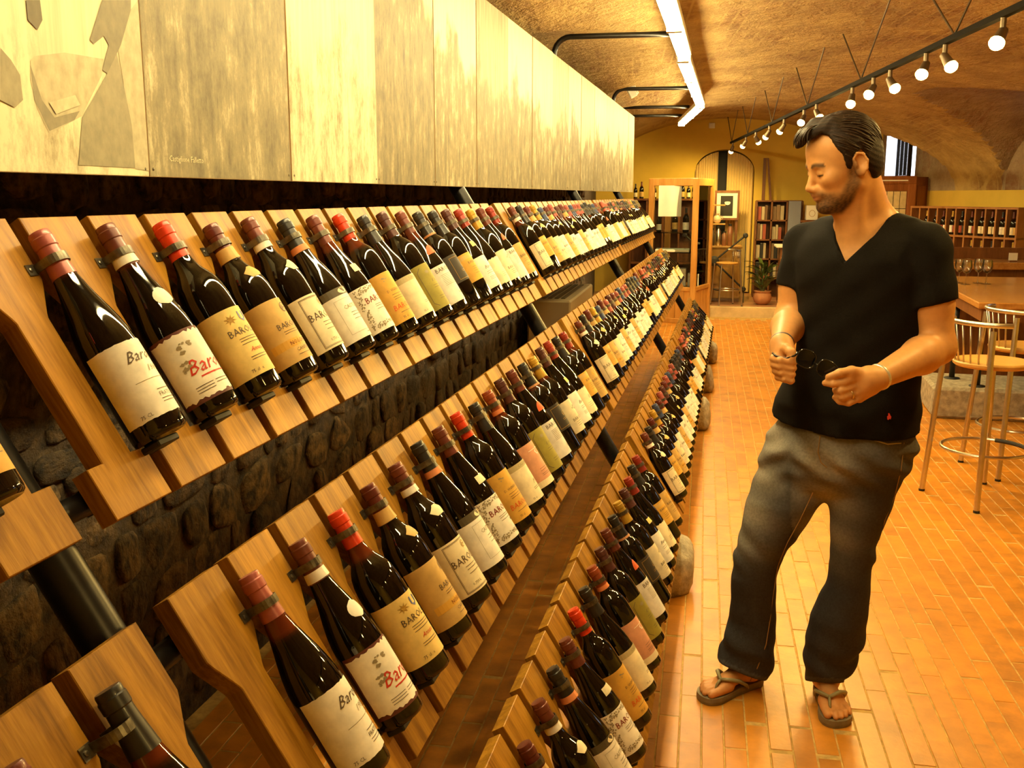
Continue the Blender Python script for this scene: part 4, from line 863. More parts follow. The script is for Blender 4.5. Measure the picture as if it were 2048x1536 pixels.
stool((1.475, 5.42, 0), math.radians(28), 'chrome bar stool with wooden seat, nearest the camera')
stool((1.80, 6.02, 0), math.radians(15), 'chrome bar stool with wooden seat, behind the nearest one')
stool((at(1453, 590, 13.45).x, 13.62, ZF), math.radians(200), 'small chrome bar stool before the far service counter', 0.78)
# ---- tasting table on its concrete foot, glasses
t = thing('tasting_table', 'varnished wooden tasting table on black posts and concrete foot', 'table', (2.05, 7.5, 0), math.radians(-3.5))
MB().bbox((-0.33, -1.02, 0.88), (0.75, 1.12, 0.92), 0.006).obj('tabletop', M_table, t)
MB().box((-0.30, -0.98, 0.80), (0.70, 1.08, 0.88)).obj('apron', M_brown, t)
for x, y in ((-0.22, 0.28), (-0.10, -0.02), (0.35, 0.28), (0.35, -0.02)):
    MB().tube([(x, y, 0.22), (x, y, 0.86)], 0.02, 12).obj('post', M_black, t, True); MB().lathe([(0.055, 0.22), (0.055, 0.232), (0.03, 0.236)], 18, c=(x, y)).obj('bolt_plate', M_black, t, True)
MB().bbox((-0.40, -0.13, 0), (0.6, 0.52, 0.225), 0.02).obj('concrete_foot', M_concrete, t)
M_wg = clear_glass('wine_glass_clear', (0.97, 0.97, 0.95), 0.12, 0.16)
for i, (px, py) in enumerate(((1917, 566), (1931, 569), (1955, 566), (1972, 568))):
    a = at(px, py, 8.0); d = a - Vector((0, 0, 1.56)); k = (0.92 - 1.56) / d.z; p = Vector((0, 0, 1.56)) + d * k
    r = thing('wine_glass', 'empty stemmed wine glass on the tasting table, %s from the left' % ORD[i], 'wine glass', (p.x, p.y, 0.921), 0, 'wine glasses on the tasting table')
    autosmooth(MB().lathe([(0.006, 0.078), (0.02, 0.085), (0.034, 0.11), (0.037, 0.135), (0.031, 0.175), (0.030, 0.175), (0.036, 0.135), (0.033, 0.11), (0.019, 0.087), (0.004, 0.081)], 20).obj('bowl', M_wg, r)); autosmooth(MB().lathe([(0.007, 0.004), (0.004, 0.02), (0.004, 0.07), (0.007, 0.08)], 10).obj('stem', M_wg, r)); autosmooth(MB().lathe([(0.034, 0.0), (0.034, 0.002), (0.007, 0.006)], 20).obj('foot', M_wg, r))
# ---- long bar behind the table
b = thing('bar_counter', 'long reddish wooden bar counter behind the tasting table', 'counter', (2.75, 9.4, 0))
MB().bbox((-0.85, -0.25, 0.94), (1.2, 0.30, 1.0), 0.006).obj('worktop', M_table, b); MB().box((-0.8, -0.18, 0.0), (1.15, 0.25, 0.94)).obj('front', M_brown, b); MB().bbox((-0.85, -0.34, 0.78), (1.2, -0.18, 0.82), 0.004).obj('ledge', M_table, b)
MB().bbox((-0.86, 0.3, 1.0), (1.2, 0.34, 1.10), 0.004).obj('upstand', M_brown, b)
m_card = thing('card_holder', 'small card holder standing on the long bar', 'card holder', (2.62, 9.3, 1.0)); MB().bbox((-0.03, -0.02, 0), (0.03, 0.02, 0.012), 0.002).obj('foot', M_brown, m_card); MB().box((-0.035, -0.003, 0.01), (0.035, 0.003, 0.075)).obj('card', M_white_paper, m_card)
# ---- pigeon-hole wine shelf on the right
def cubby():
    A = at(1823, 412, 12.9); B = at(2036, 418, 11.4); d = Vector((B.x - A.x, B.y - A.y, 0)); W = d.length; d.normalize(); ang = math.atan2(d.y, d.x); zt = 1.425; rh = 0.315
    r = thing('wine_shelf', 'wooden pigeon-hole wine shelf below the yellow wall', 'shelf', (A.x, A.y, 0), ang); n = 11
    wd = wood('red_brown_shelf_wood', (0.42, 0.20, 0.07), (0.28, 0.12, 0.035), along=(1, 1, 0.2), scale=10, rnd=0.1)
    cw = W / n
    for i in range(n + 1): MB().box((cw * i - 0.011, 0, 0.0), (cw * i + 0.011, 0.19, zt)).obj('divider', wd, r)
    for k in range(5): MB().box((-0.011, -0.004, zt - k * rh - 0.011), (W + 0.011, 0.19, zt - k * rh + 0.011)).obj('shelf_board', wd, r)
    MB().box((0, 0.18, 0.0), (W, 0.20, zt)).obj('back_panel', M_brown, r)
    nrm = Vector((-d.y, d.x, 0)); r2 = random.Random(5); c = 0
    for k in range(2):
        for i in range(n):
            m_ = [0, 1, 1, 2, 2, 2, 2, 2, 2, 2, 2][i] if k == 0 else [1, 1, 1, 1, 1, 0, 1, 1, 1, 1, 1][i]
            for j in range(m_):
                p = Vector((A.x, A.y, 0)) + d * (cw * (i + (j + 1) / (m_ + 1))) + nrm * 0.055
                mini_bottle((p.x, p.y, zt - (k + 1) * rh + 0.011), 0.265, 'bottle %s in %s pigeon-hole from the left, %s shelf row' % (('alone' if m_ == 1 else ('at left', 'at right')[j]), ORD[i], ('top', 'second')[k]), 'bottles in the pigeon-hole shelf', r2.choice([WHITE, CREAM, TANL, lin(150, 60, 30), DARKL]), r2.choice(['black', 'dark red', 'gold', 'brown red']))
cubby()
# ---- wooden porch with glazed door on the right
def porch():
    Y = 13.75; a, b = at(1742, 352, Y), at(1826, 352, Y); W = b.x - a.x; h = a.z
    r = thing('glazed_porch', 'reddish wooden door porch with leaded glass, right of the man\'s head', 'porch', (a.x, Y, 0))
    red = wood('red_brown_door_wood', (0.34, 0.12, 0.03), (0.22, 0.07, 0.016), along=(1, 1, 0.15), scale=12, rnd=0.05)
    for x in (0, W): MB().bbox((x - 0.045, -0.03, 0), (x + 0.045, 0.03, h), 0.004).obj('post', red, r)
    MB().bbox((-0.045, -0.035, h - 0.10), (W + 0.045, 0.035, h), 0.004).obj('lintel', red, r)
    MB().box((0.02, -0.038, h - 0.065), (W - 0.06, -0.034, h - 0.05)).obj('moulding', M_white_paper, r)
    x0, x1 = 0.13, W - 0.06; z1 = h - 0.19
    for q in ((0.045, x0), (x1, W - 0.045)): MB().box((q[0], -0.02, 0), (q[1], 0.02, h - 0.1)).obj('stile', red, r)
    MB().box((x0, -0.02, z1), (x1, 0.02, h - 0.1)).obj('top_rail', red, r); MB().box((x0, -0.02, 0), (x1, 0.02, 0.5)).obj('bottom_panel', red, r)
    mp = mat('painted_daylight_pane', (0.80, 0.66, 0.36), 0.35, var=0.25, scale=5)  # opaque cream colour stands in for daylight showing through the door glass
    n = 4
    for i in range(n):
        for k in range(5): MB().box((x0 + (x1 - x0) * i / n + 0.004, -0.004, 0.5 + (z1 - 0.5) * k / 5 + 0.004), (x0 + (x1 - x0) * (i + 1) / n - 0.004, 0.004, 0.5 + (z1 - 0.5) * (k + 1) / 5 - 0.004)).obj('pane', mp, r)
    MB().box((x0, 0.005, 0.5), (x1, 0.012, z1)).obj('leading', M_black, r)
    e = at(1870, 352, Y + 0.35); Ms = Matrix.Rotation(math.atan2(0.35, e.x - b.x), 4, 'Z'); L_ = math.hypot(0.35, e.x - b.x)
    o = MB().bbox((0.05, -0.02, 0), (L_, 0.02, h - 0.01), 0.004).obj('side_panel', red, r); o.matrix_basis = T(W, 0, 0) @ Ms
    for i in range(2): q = MB().bbox((0.08 + i * L_ / 2.2, -0.028, 0.2), (0.05 + (i + 1) * L_ / 2.3, -0.018, h - 0.12), 0.004).obj('raised_panel', red, r); q.matrix_basis = T(W, 0, 0) @ Ms
porch()
# ---- dark shelves, blue door leaf, leaning timber, white-topped table and potted plant on the far right of the end wall
def far_right():
    Y = 14.8; a, b = at(1514, 402, Y), at(1606, 402, Y); W = b.x - a.x; h = a.z - ZF
    r = thing('dark_bookcase', 'dark wooden bookcase with bottles and books by the end wall', 'bookcase', (a.x, Y, ZF))
    for i in range(4): MB().box((W * i / 3 - 0.012, 0, 0), (W * i / 3 + 0.012, 0.3, h)).obj('divider', M_brown, r)
    for k in range(6): MB().box((0, 0, h * k / 5 - 0.01), (W, 0.3, h * k / 5 + 0.01)).obj('shelf_board', M_brown, r)
    MB().box((0, 0.29, 0), (W, 0.31, h)).obj('back_panel', M_brown, r)
    cols = [M_black, mat('book_tan', (0.22, 0.13, 0.06), 0.6), mat('book_red', (0.3, 0.06, 0.03), 0.6), mat('book_cream', (0.42, 0.34, 0.22), 0.6), mat('book_brown', (0.14, 0.07, 0.03), 0.6)]; r2 = random.Random(2); cn = ['black', 'tan', 'red', 'cream', 'brown']
    for k in range(1, 5):
        for i in range(2):
            x = W * i / 3 + 0.02
            for j in range(3):
                w_ = r2.uniform(0.025, 0.05); hh = r2.uniform(0.55, 0.8) * h / 5; ci = r2.randrange(5)
                t = thing('book', '%s book, %s in the %s bay of the %s bookcase shelf from below' % (cn[ci], ORD[j], ('left', 'middle')[i], ORD[k]), 'book', (a.x + x, Y + 0.03, ZF + h * k / 5 + 0.01), 0, 'books in the dark bookcase')
                MB().box((0, 0, 0), (w_, 0.18, hh)).obj('cover', cols[ci], t); MB().box((0.003, 0.003, hh * 0.98), (w_ - 0.003, 0.182, hh * 1.005)).obj('pages', M_white_paper, t); x += w_ + 0.006
    m_bl = mat('blue_grey_paint', (0.20, 0.22, 0.30), 0.5)
    a, b = at(1578, 402, 14.6), at(1603, 402, 14.6); t = thing('cupboard_door', 'blue-grey cupboard door standing open by the bookcase', 'door', (a.x, 14.6, ZF)); hh = a.z - ZF
    MB().bbox((0, -0.015, 0), (b.x - a.x, 0.015, hh), 0.004).obj('leaf', m_bl, t); MB().tube([(0.03, -0.03, hh * 0.5), (0.03, -0.03, hh * 0.62)], 0.006, 6).obj('handle', M_steel, t)
    p, q = at(1612, 440, 14.5), at(1637, 411, 14.5); t = thing('white_carton', 'white carton with a line drawing beside the blue-grey door', 'box', (p.x, 14.5, p.z)); W2, H2 = q.x - p.x, q.z - p.z
    MB().bbox((0, 0, 0), (W2, 0.2, H2), 0.004).obj('body', M_white_paper, t); MB().tube([(W2 * (0.5 + 0.25 * math.cos(k * PI / 8)), -0.002, H2 * (0.45 + 0.22 * math.sin(k * PI / 8))) for k in range(16)], 0.003, 5, closed=True).obj('drawing', mat('drawing_ink', (0.45, 0.25, 0.12), 0.7), t)
    o = thing('side_table', 'dark side table carrying the white carton', 'table', (p.x - 0.05, 14.45, ZF)); MB().bbox((-0.02, 0, p.z - ZF - 0.03), (W2 + 0.25, 0.32, p.z - ZF - 0.001), 0.004).obj('tabletop', M_brown, o)
    for x in (0.0, W2 + 0.2):
        for y in (0.02, 0.28): MB().box((x, y, 0), (x + 0.03, y + 0.03, p.z - ZF - 0.03)).obj('leg', M_brown, o)
    t = thing('leaning_timber', 'two dark timbers leaning together against the end wall', 'timber', (at(1526, 402, 15.1).x, 15.1, at(1526, 402, 15.1).z)); hh = at(1526, 316, 15.1).z - t.location.z
    MB().bbox((-0.02, 0, 0), (0.025, 0.03, hh), 0.003).obj('upright', M_brown, t); MB().prism([(0.03, hh), (0.055, hh), (0.125, 0), (0.09, 0)], 0.0, 0.03).obj('brace', M_brown, t); MB().box((-0.03, 0.0, -(t.location.z - ZF)), (0.03, 0.03, 0.0)).obj('foot_post', M_brown, t)
    p, q = at(1553, 491, 13.9), at(1600, 491, 13.9); t = thing('white_topped_table', 'white-topped side counter half hidden by the man\'s shoulder', 'table', (p.x, 13.9, ZF)); hh = p.z - ZF
    MB().bbox((0, 0, hh - 0.03), (q.x - p.x, 0.5, hh), 0.004).obj('top', M_white_paper, t); MB().box((0.06, 0.05, 0), (q.x - p.x, 0.45, hh - 0.03)).obj('body', M_brown, t); MB().box((0.07, 0.044, hh * 0.3), (0.2, 0.05, hh * 0.8)).obj('door_panel', M_pine, t)
    # potted plant
    g = at(1525, 592, 13.75); t = thing('potted_plant', 'leafy green houseplant in a round terracotta pot', 'plant', (g.x, 13.8, ZF))
    mpot = mat('terracotta_pot', (0.46, 0.20, 0.09), 0.7, var=0.2, scale=12); mlf = mat('dark_green_leaf', (0.055, 0.085, 0.018), 0.35, var=0.4, scale=8, rnd=0.4)
    autosmooth(MB().lathe([(0.06, 0), (0.10, 0.03), (0.125, 0.09), (0.115, 0.14), (0.10, 0.165), (0.115, 0.175), (0.115, 0.185), (0.09, 0.18)], 24).obj('pot', mpot, t)); MB().lathe([(0.095, 0.165), (0.02, 0.172)], 16).obj('soil', mat('potting_soil', (0.05, 0.03, 0.015), 0.95), t)
    lf = []; n = 8
    vs = []; fs = []
    for i in range(n + 1):
        s = i / n; wd = 0.030 * math.sin(PI * min(1, s ** 0.8)) + 0.0005; z = 0.20 * s - 0.16 * s * s; vs += [(0.24 * s, -wd, z + 0.006), (0.24 * s, 0, z), (0.24 * s, wd, z + 0.006)]
    for i in range(n):
        for k in (0, 1): p_ = i * 3 + k; fs.append((p_, p_ + 3, p_ + 4, p_ + 1))
    lm = me('leaf', vs, fs, mlf, True); sm = MB()
    for k in range(46):
        a_ = r2.uniform(0, 2 * PI); hh = r2.uniform(0.2, 0.50); el = r2.uniform(-0.1, 0.75); rr = 0.02 + 0.05 * r2.random()
        M = T(rr * math.cos(a_), rr * math.sin(a_), hh) @ Matrix.Rotation(a_, 4, 'Z') @ Matrix.Rotation(-el, 4, 'Y') @ Matrix.Rotation(r2.uniform(-0.5, 0.5), 4, 'X') @ Matrix.Scale(r2.uniform(0.6, 1.0), 4)
        ob('leaf', lm, t, M); 
        if k % 3 == 0: MB().tube([(0.02 * math.cos(a_), 0.02 * math.sin(a_), 0.165), (rr * math.cos(a_), rr * math.sin(a_), hh)], 0.004, 5).obj('stem', mlf, t)
far_right()
# ---- fan-coil heater behind the racks
def heater():
    mh = mat('cream_heater_enamel', (0.50, 0.42, 0.27), 0.45); r = thing('fan_coil_heater', 'cream floor heater with slotted top grille behind the racks', 'heater', (-1.10, 8.0, 0)); hz = 0.80
    MB().bbox((-0.16, -0.75, 0.08), (0.16, 0.75, hz), 0.012).obj('casing', mh, r)
    for k in range(5): MB().box((-0.13 + k * 0.05, -0.60, hz + 0.001), (-0.10 + k * 0.05, 0.60, hz + 0.007)).obj('grille_slat', mat('dark_grille', (0.12, 0.09, 0.05), 0.5), r)
    for y in (-0.6, 0.6): MB().box((-0.12, y - 0.03, 0), (0.12, y + 0.03, 0.08)).obj('foot', M_black, r)
heater()
# ================================================================ THE MAN
class Field:
    """signed distance field on a rectilinear grid; shapes are blended in locally"""
    def __init__(s, xs, ys, zs): s.a = [np.asarray(q, np.float32) for q in (xs, ys, zs)]; s.f = np.full([len(q) for q in s.a], 1.0, np.float32)
    def sub(s, lo, hi):
        sl = []
        for q, l, h in zip(s.a, lo, hi):
            i = max(0, int(np.searchsorted(q, l)) - 1); j = min(len(q), int(np.searchsorted(q, h)) + 1)
            if j - i < 2: return None
            sl.append(slice(i, j))
        g = np.meshgrid(*[q[k] for q, k in zip(s.a, sl)], indexing='ij'); return tuple(sl), g
    def put(s, d, sl, k, mode='u'):
        o = s.f[sl]
        if mode == 'u':
            h = np.clip(0.5 + 0.5 * (o - d) / k, 0, 1); s.f[sl] = o * (1 - h) + d * h - k * h * (1 - h)
        else:                                           # smooth subtraction
            d = -d; h = np.clip(0.5 - 0.5 * (o - d) / k, 0, 1); s.f[sl] = o * (1 - h) + d * h + k * h * (1 - h)
    def cone(s, a, b, ra, rb, k=0.01, mode='u'):
        a, b = np.array(a, np.float32), np.array(b, np.float32); m = max(ra, rb) + k + 0.02
        r = s.sub(np.minimum(a, b) - m, np.maximum(a, b) + m)
        if r is None: return s
        sl, (X, Y, Z) = r; ab = b - a; L2 = float(ab @ ab) + 1e-12
        t = np.clip(((X - a[0]) * ab[0] + (Y - a[1]) * ab[1] + (Z - a[2]) * ab[2]) / L2, 0, 1)
        d = np.sqrt((X - a[0] - t * ab[0]) ** 2 + (Y - a[1] - t * ab[1]) ** 2 + (Z - a[2] - t * ab[2]) ** 2) - (ra + (rb - ra) * t)
        s.put(d, sl, k, mode); return s
    def chain(s, pts, rs, k=0.008):
        for i in range(len(pts) - 1): s.cone(pts[i], pts[i + 1], rs[i], rs[i + 1], k)
        return s
    def ell(s, c, r, R_=None, k=0.01, mode='u'):
        c = np.array(c, np.float32); m = max(r) + k + 0.02; q = s.sub(c - m, c + m)
        if q is None: return s
        sl, (X, Y, Z) = q; P = np.stack([X - c[0], Y - c[1], Z - c[2]], -1)
        if R_ is not None: P = P @ np.array(R_, np.float32)          # columns of R_ are the local axes
        r = np.array(r, np.float32); k0 = np.linalg.norm(P / r, axis=-1); k1 = np.linalg.norm(P / (r * r), axis=-1)
        s.put(k0 * (k0 - 1) / np.maximum(k1, 1e-6), sl, k, mode); return s
    def loft(s, rows, ang, k=0.02, zlo=None, zhi=None, mode='u', infl=0.0):
        """rows: z, cx, cy, half width, half depth; ellipse turned by ang about z"""
        rows = sorted(rows); zz = np.array([r[0] for r in rows], np.float32); A = [np.array([r[i] for r in rows], np.float32) for i in range(1, 5)]
        m = max(A[2].max(), A[3].max()) + infl + 0.06; zlo = zz[0] if zlo is None else zlo; zhi = zz[-1] if zhi is None else zhi
        q = s.sub((A[0].min() - m, A[1].min() - m, zlo - 0.06), (A[0].max() + m, A[1].max() + m, zhi + 0.06))
        if q is None: return s
        sl, (X, Y, Z) = q; zc = s.a[2][sl[2]]
        cx, cy, a, b = [np.interp(zc, zz, v).astype(np.float32)[None, None, :] for v in A]; a = a + infl; b = b + infl
        ca, sa = math.cos(ang), math.sin(ang); x = (X - cx) * ca + (Y - cy) * sa; y = -(X - cx) * sa + (Y - cy) * ca
        k0 = np.sqrt((x / a) ** 2 + (y / b) ** 2); k1 = np.sqrt((x / (a * a)) ** 2 + (y / (b * b)) ** 2); d = k0 * (k0 - 1) / np.maximum(k1, 1e-6)
        d = np.maximum(d, np.maximum(zlo - Z, Z - zhi)); s.put(d, sl, k, mode); return s
    def plane_cut(s, p, n, lo=None, hi=None):
        """remove everything on the +n side of the plane (within a box)"""
        p = np.array(p); q = s.sub(lo, hi) if lo is not None else (tuple(slice(0, len(v)) for v in s.a), np.meshgrid(*s.a, indexing='ij'))
        sl, (X, Y, Z) = q; d = (X - p[0]) * n[0] + (Y - p[1]) * n[1] + (Z - p[2]) * n[2]; s.f[sl] = np.maximum(s.f[sl], d); return s
    def mesh(s):
        f = s.f; X, Y, Z = s.a; nx, ny, nz = f.shape; ins = f < 0
        c = [ins[i:nx - 1 + i, j:ny - 1 + j, k:nz - 1 + k] for i in (0, 1) for j in (0, 1) for k in (0, 1)]
        cnt = sum(q.astype(np.int8) for q in c); act = (cnt > 0) & (cnt < 8); I = np.argwhere(act); idx = -np.ones(act.shape, np.int64); idx[act] = np.arange(len(I))
        i, j, k = I.T; acc = np.zeros((len(I), 3)); n = np.zeros(len(I))
        cor = [(a, b, d) for a in (0, 1) for b in (0, 1) for d in (0, 1)]
        for p in range(8):
            for ax in range(3):
                if cor[p][ax]: continue
                q = list(cor[p]); q[ax] = 1; o = cor[p]
                fa = f[i + o[0], j + o[1], k + o[2]]; fb = f[i + q[0], j + q[1], k + q[2]]; m = (fa < 0) != (fb < 0)
                t = np.where(m, fa / np.where(m, fa - fb, 1), 0)
                pa = np.stack([X[i + o[0]], Y[j + o[1]], Z[k + o[2]]], -1); pb = np.stack([X[i + q[0]], Y[j + q[1]], Z[k + q[2]]], -1)
                acc += np.where(m[:, None], pa + (pb - pa) * t[:, None], 0); n += m
        V = acc / n[:, None]; Q = []
        for ax in range(3):
            sh = [slice(None)] * 3; sh2 = [slice(None)] * 3; sh[ax] = slice(0, -1); sh2[ax] = slice(1, None)
            a = ins[tuple(sh)]; b = ins[tuple(sh2)]; e = np.argwhere(a != b)
            o1, o2 = [q for q in range(3) if q != ax]
            e = e[(e[:, o1] > 0) & (e[:, o2] > 0) & (e[:, o1] < f.shape[o1] - 1) & (e[:, o2] < f.shape[o2] - 1)]
            def cell(d1, d2):
                w_ = e.copy(); w_[:, o1] -= d1; w_[:, o2] -= d2; return idx[w_[:, 0], w_[:, 1], w_[:, 2]]
            q = np.stack([cell(1, 1), cell(0, 1), cell(0, 0), cell(1, 0)], -1); fl = a[tuple(e.T)]
            if ax == 1: fl = ~fl
            q[~fl] = q[~fl][:, ::-1]; Q.append(q)
        return V, np.concatenate(Q)
def fast_mesh(name, V, Q, m, col=None, it=2):
    V = V.copy()
    e = np.concatenate([Q[:, [0, 1]], Q[:, [1, 2]], Q[:, [2, 3]], Q[:, [3, 0]]])
    for _ in range(it):                                  # light relaxation
        acc = np.zeros_like(V); n = np.zeros(len(V))
        np.add.at(acc, e[:, 0], V[e[:, 1]]); np.add.at(n, e[:, 0], 1); np.add.at(acc, e[:, 1], V[e[:, 0]]); np.add.at(n, e[:, 1], 1)
        V = V * 0.5 + 0.5 * acc / np.maximum(n, 1)[:, None]
    d = bpy.data.meshes.new(name); d.vertices.add(len(V)); d.vertices.foreach_set('co', V.astype(np.float32).ravel())
    d.loops.add(4 * len(Q)); d.loops.foreach_set('vertex_index', Q.astype(np.int32).ravel()); d.polygons.add(len(Q))
    d.polygons.foreach_set('loop_start', np.arange(0, 4 * len(Q), 4, dtype=np.int32)); d.polygons.foreach_set('loop_total', np.full(len(Q), 4, np.int32)); d.polygons.foreach_set('use_smooth', np.ones(len(Q), bool)); d.update(calc_edges=True); d.validate()
    d.materials.append(m)
    if col is not None:
        at_ = d.color_attributes.new('tint', 'FLOAT_COLOR', 'POINT'); at_.data.foreach_set('color', np.concatenate([col(V), np.ones((len(V), 1))], 1).astype(np.float32).ravel())
    return d
def m_tinted(name, rough, sss=0.0, bump=0.0, bscale=80, spec=0.4, var=0.0):
    m, nt, b = nodes(name); L = nt.links.new; at_ = N(nt, 'ShaderNodeVertexColor', layer_name='tint'); out = at_.outputs[0]
    tc = N(nt, 'ShaderNodeTexCoord')
    if var:
        n = N(nt, 'ShaderNodeTexNoise', Scale=bscale, Detail=4.0); L(tc.outputs['Object'], n.inputs['Vector']); mr = N(nt, 'ShaderNodeMapRange'); mr.inputs[1].default_value = 0.3; mr.inputs[2].default_value = 0.7; mr.inputs[3].default_value = 1 - var; mr.inputs[4].default_value = 1 + var; L(n.outputs[0], mr.inputs[0])
        mx = N(nt, 'ShaderNodeMix', data_type='RGBA', blend_type='MULTIPLY'); mx.inputs[0].default_value = 1.0; L(out, mx.inputs[6]); L(mr.outputs[0], mx.inputs[7]); out = mx.outputs[2]
    L(out, b.inputs['Base Color']); b.inputs['Roughness'].default_value = rough; b.inputs['Specular IOR Level'].default_value = spec
    if sss: b.inputs['Subsurface Weight'].default_value = sss; b.inputs['Subsurface Radius'].default_value = (0.012, 0.005, 0.003); b.inputs['Subsurface Scale'].default_value = 0.6
    if bump:
        n = N(nt, 'ShaderNodeTexNoise', Scale=bscale * 3, Detail=4.0); L(tc.outputs['Object'], n.inputs['Vector']); bp = N(nt, 'ShaderNodeBump', Strength=bump, Distance=0.003); L(n.outputs[0], bp.inputs['Height']); L(bp.outputs[0], b.inputs['Normal'])
    return m
def J(x, y, Y): return np.array(at(x, y, Y))
def dens(segs):
    """axis samples from (start, end, step) stretches"""
    out = []
    for a, b, st in segs: n = max(1, int(round((b - a) / st))); out += [a + (b - a) * i / n for i in range(n)]
    return np.array(out + [segs[-1][1]], np.float32)
def smooth01(x): x = np.clip(x, 0, 1); return x * x * (3 - 2 * x)
def rows_px(tab, ratio=0.72, sil=0.934):
    out = []
    for y, xl, xr, Y in tab:
        c = J((xl + xr) / 2, y, Y); dep = float((c - np.array((0, 0, 1.56))) @ np.array((-math.sin(0.18743) * math.cos(0.18631), math.cos(0.18743) * math.cos(0.18631), -math.sin(0.18631))))
        h = (xr - xl) / 2 * dep / 2000 / sil; out.append((float(c[2]), float(c[0]), float(c[1]), h, h * ratio))
    return out
def poly_sd(px, py, P):
    """signed distance to a polygon, negative inside"""
    d = np.full(px.shape, 1e9, np.float32); s = np.ones(px.shape, bool); n = len(P); ins = np.zeros(px.shape, bool)
    for i in range(n):
        x0, y0 = P[i]; x1, y1 = P[(i + 1) % n]; ex, ey = x1 - x0, y1 - y0; wx, wy = px - x0, py - y0
        t = np.clip((wx * ex + wy * ey) / (ex * ex + ey * ey), 0, 1); d = np.minimum(d, (wx - ex * t) ** 2 + (wy - ey * t) ** 2)
        c = ((y0 > py) != (y1 > py)) & (px < (x1 - x0) * (py - y0) / (y1 - y0 + 1e-12) + x0); ins ^= c
    return np.where(ins, -1, 1) * np.sqrt(d)

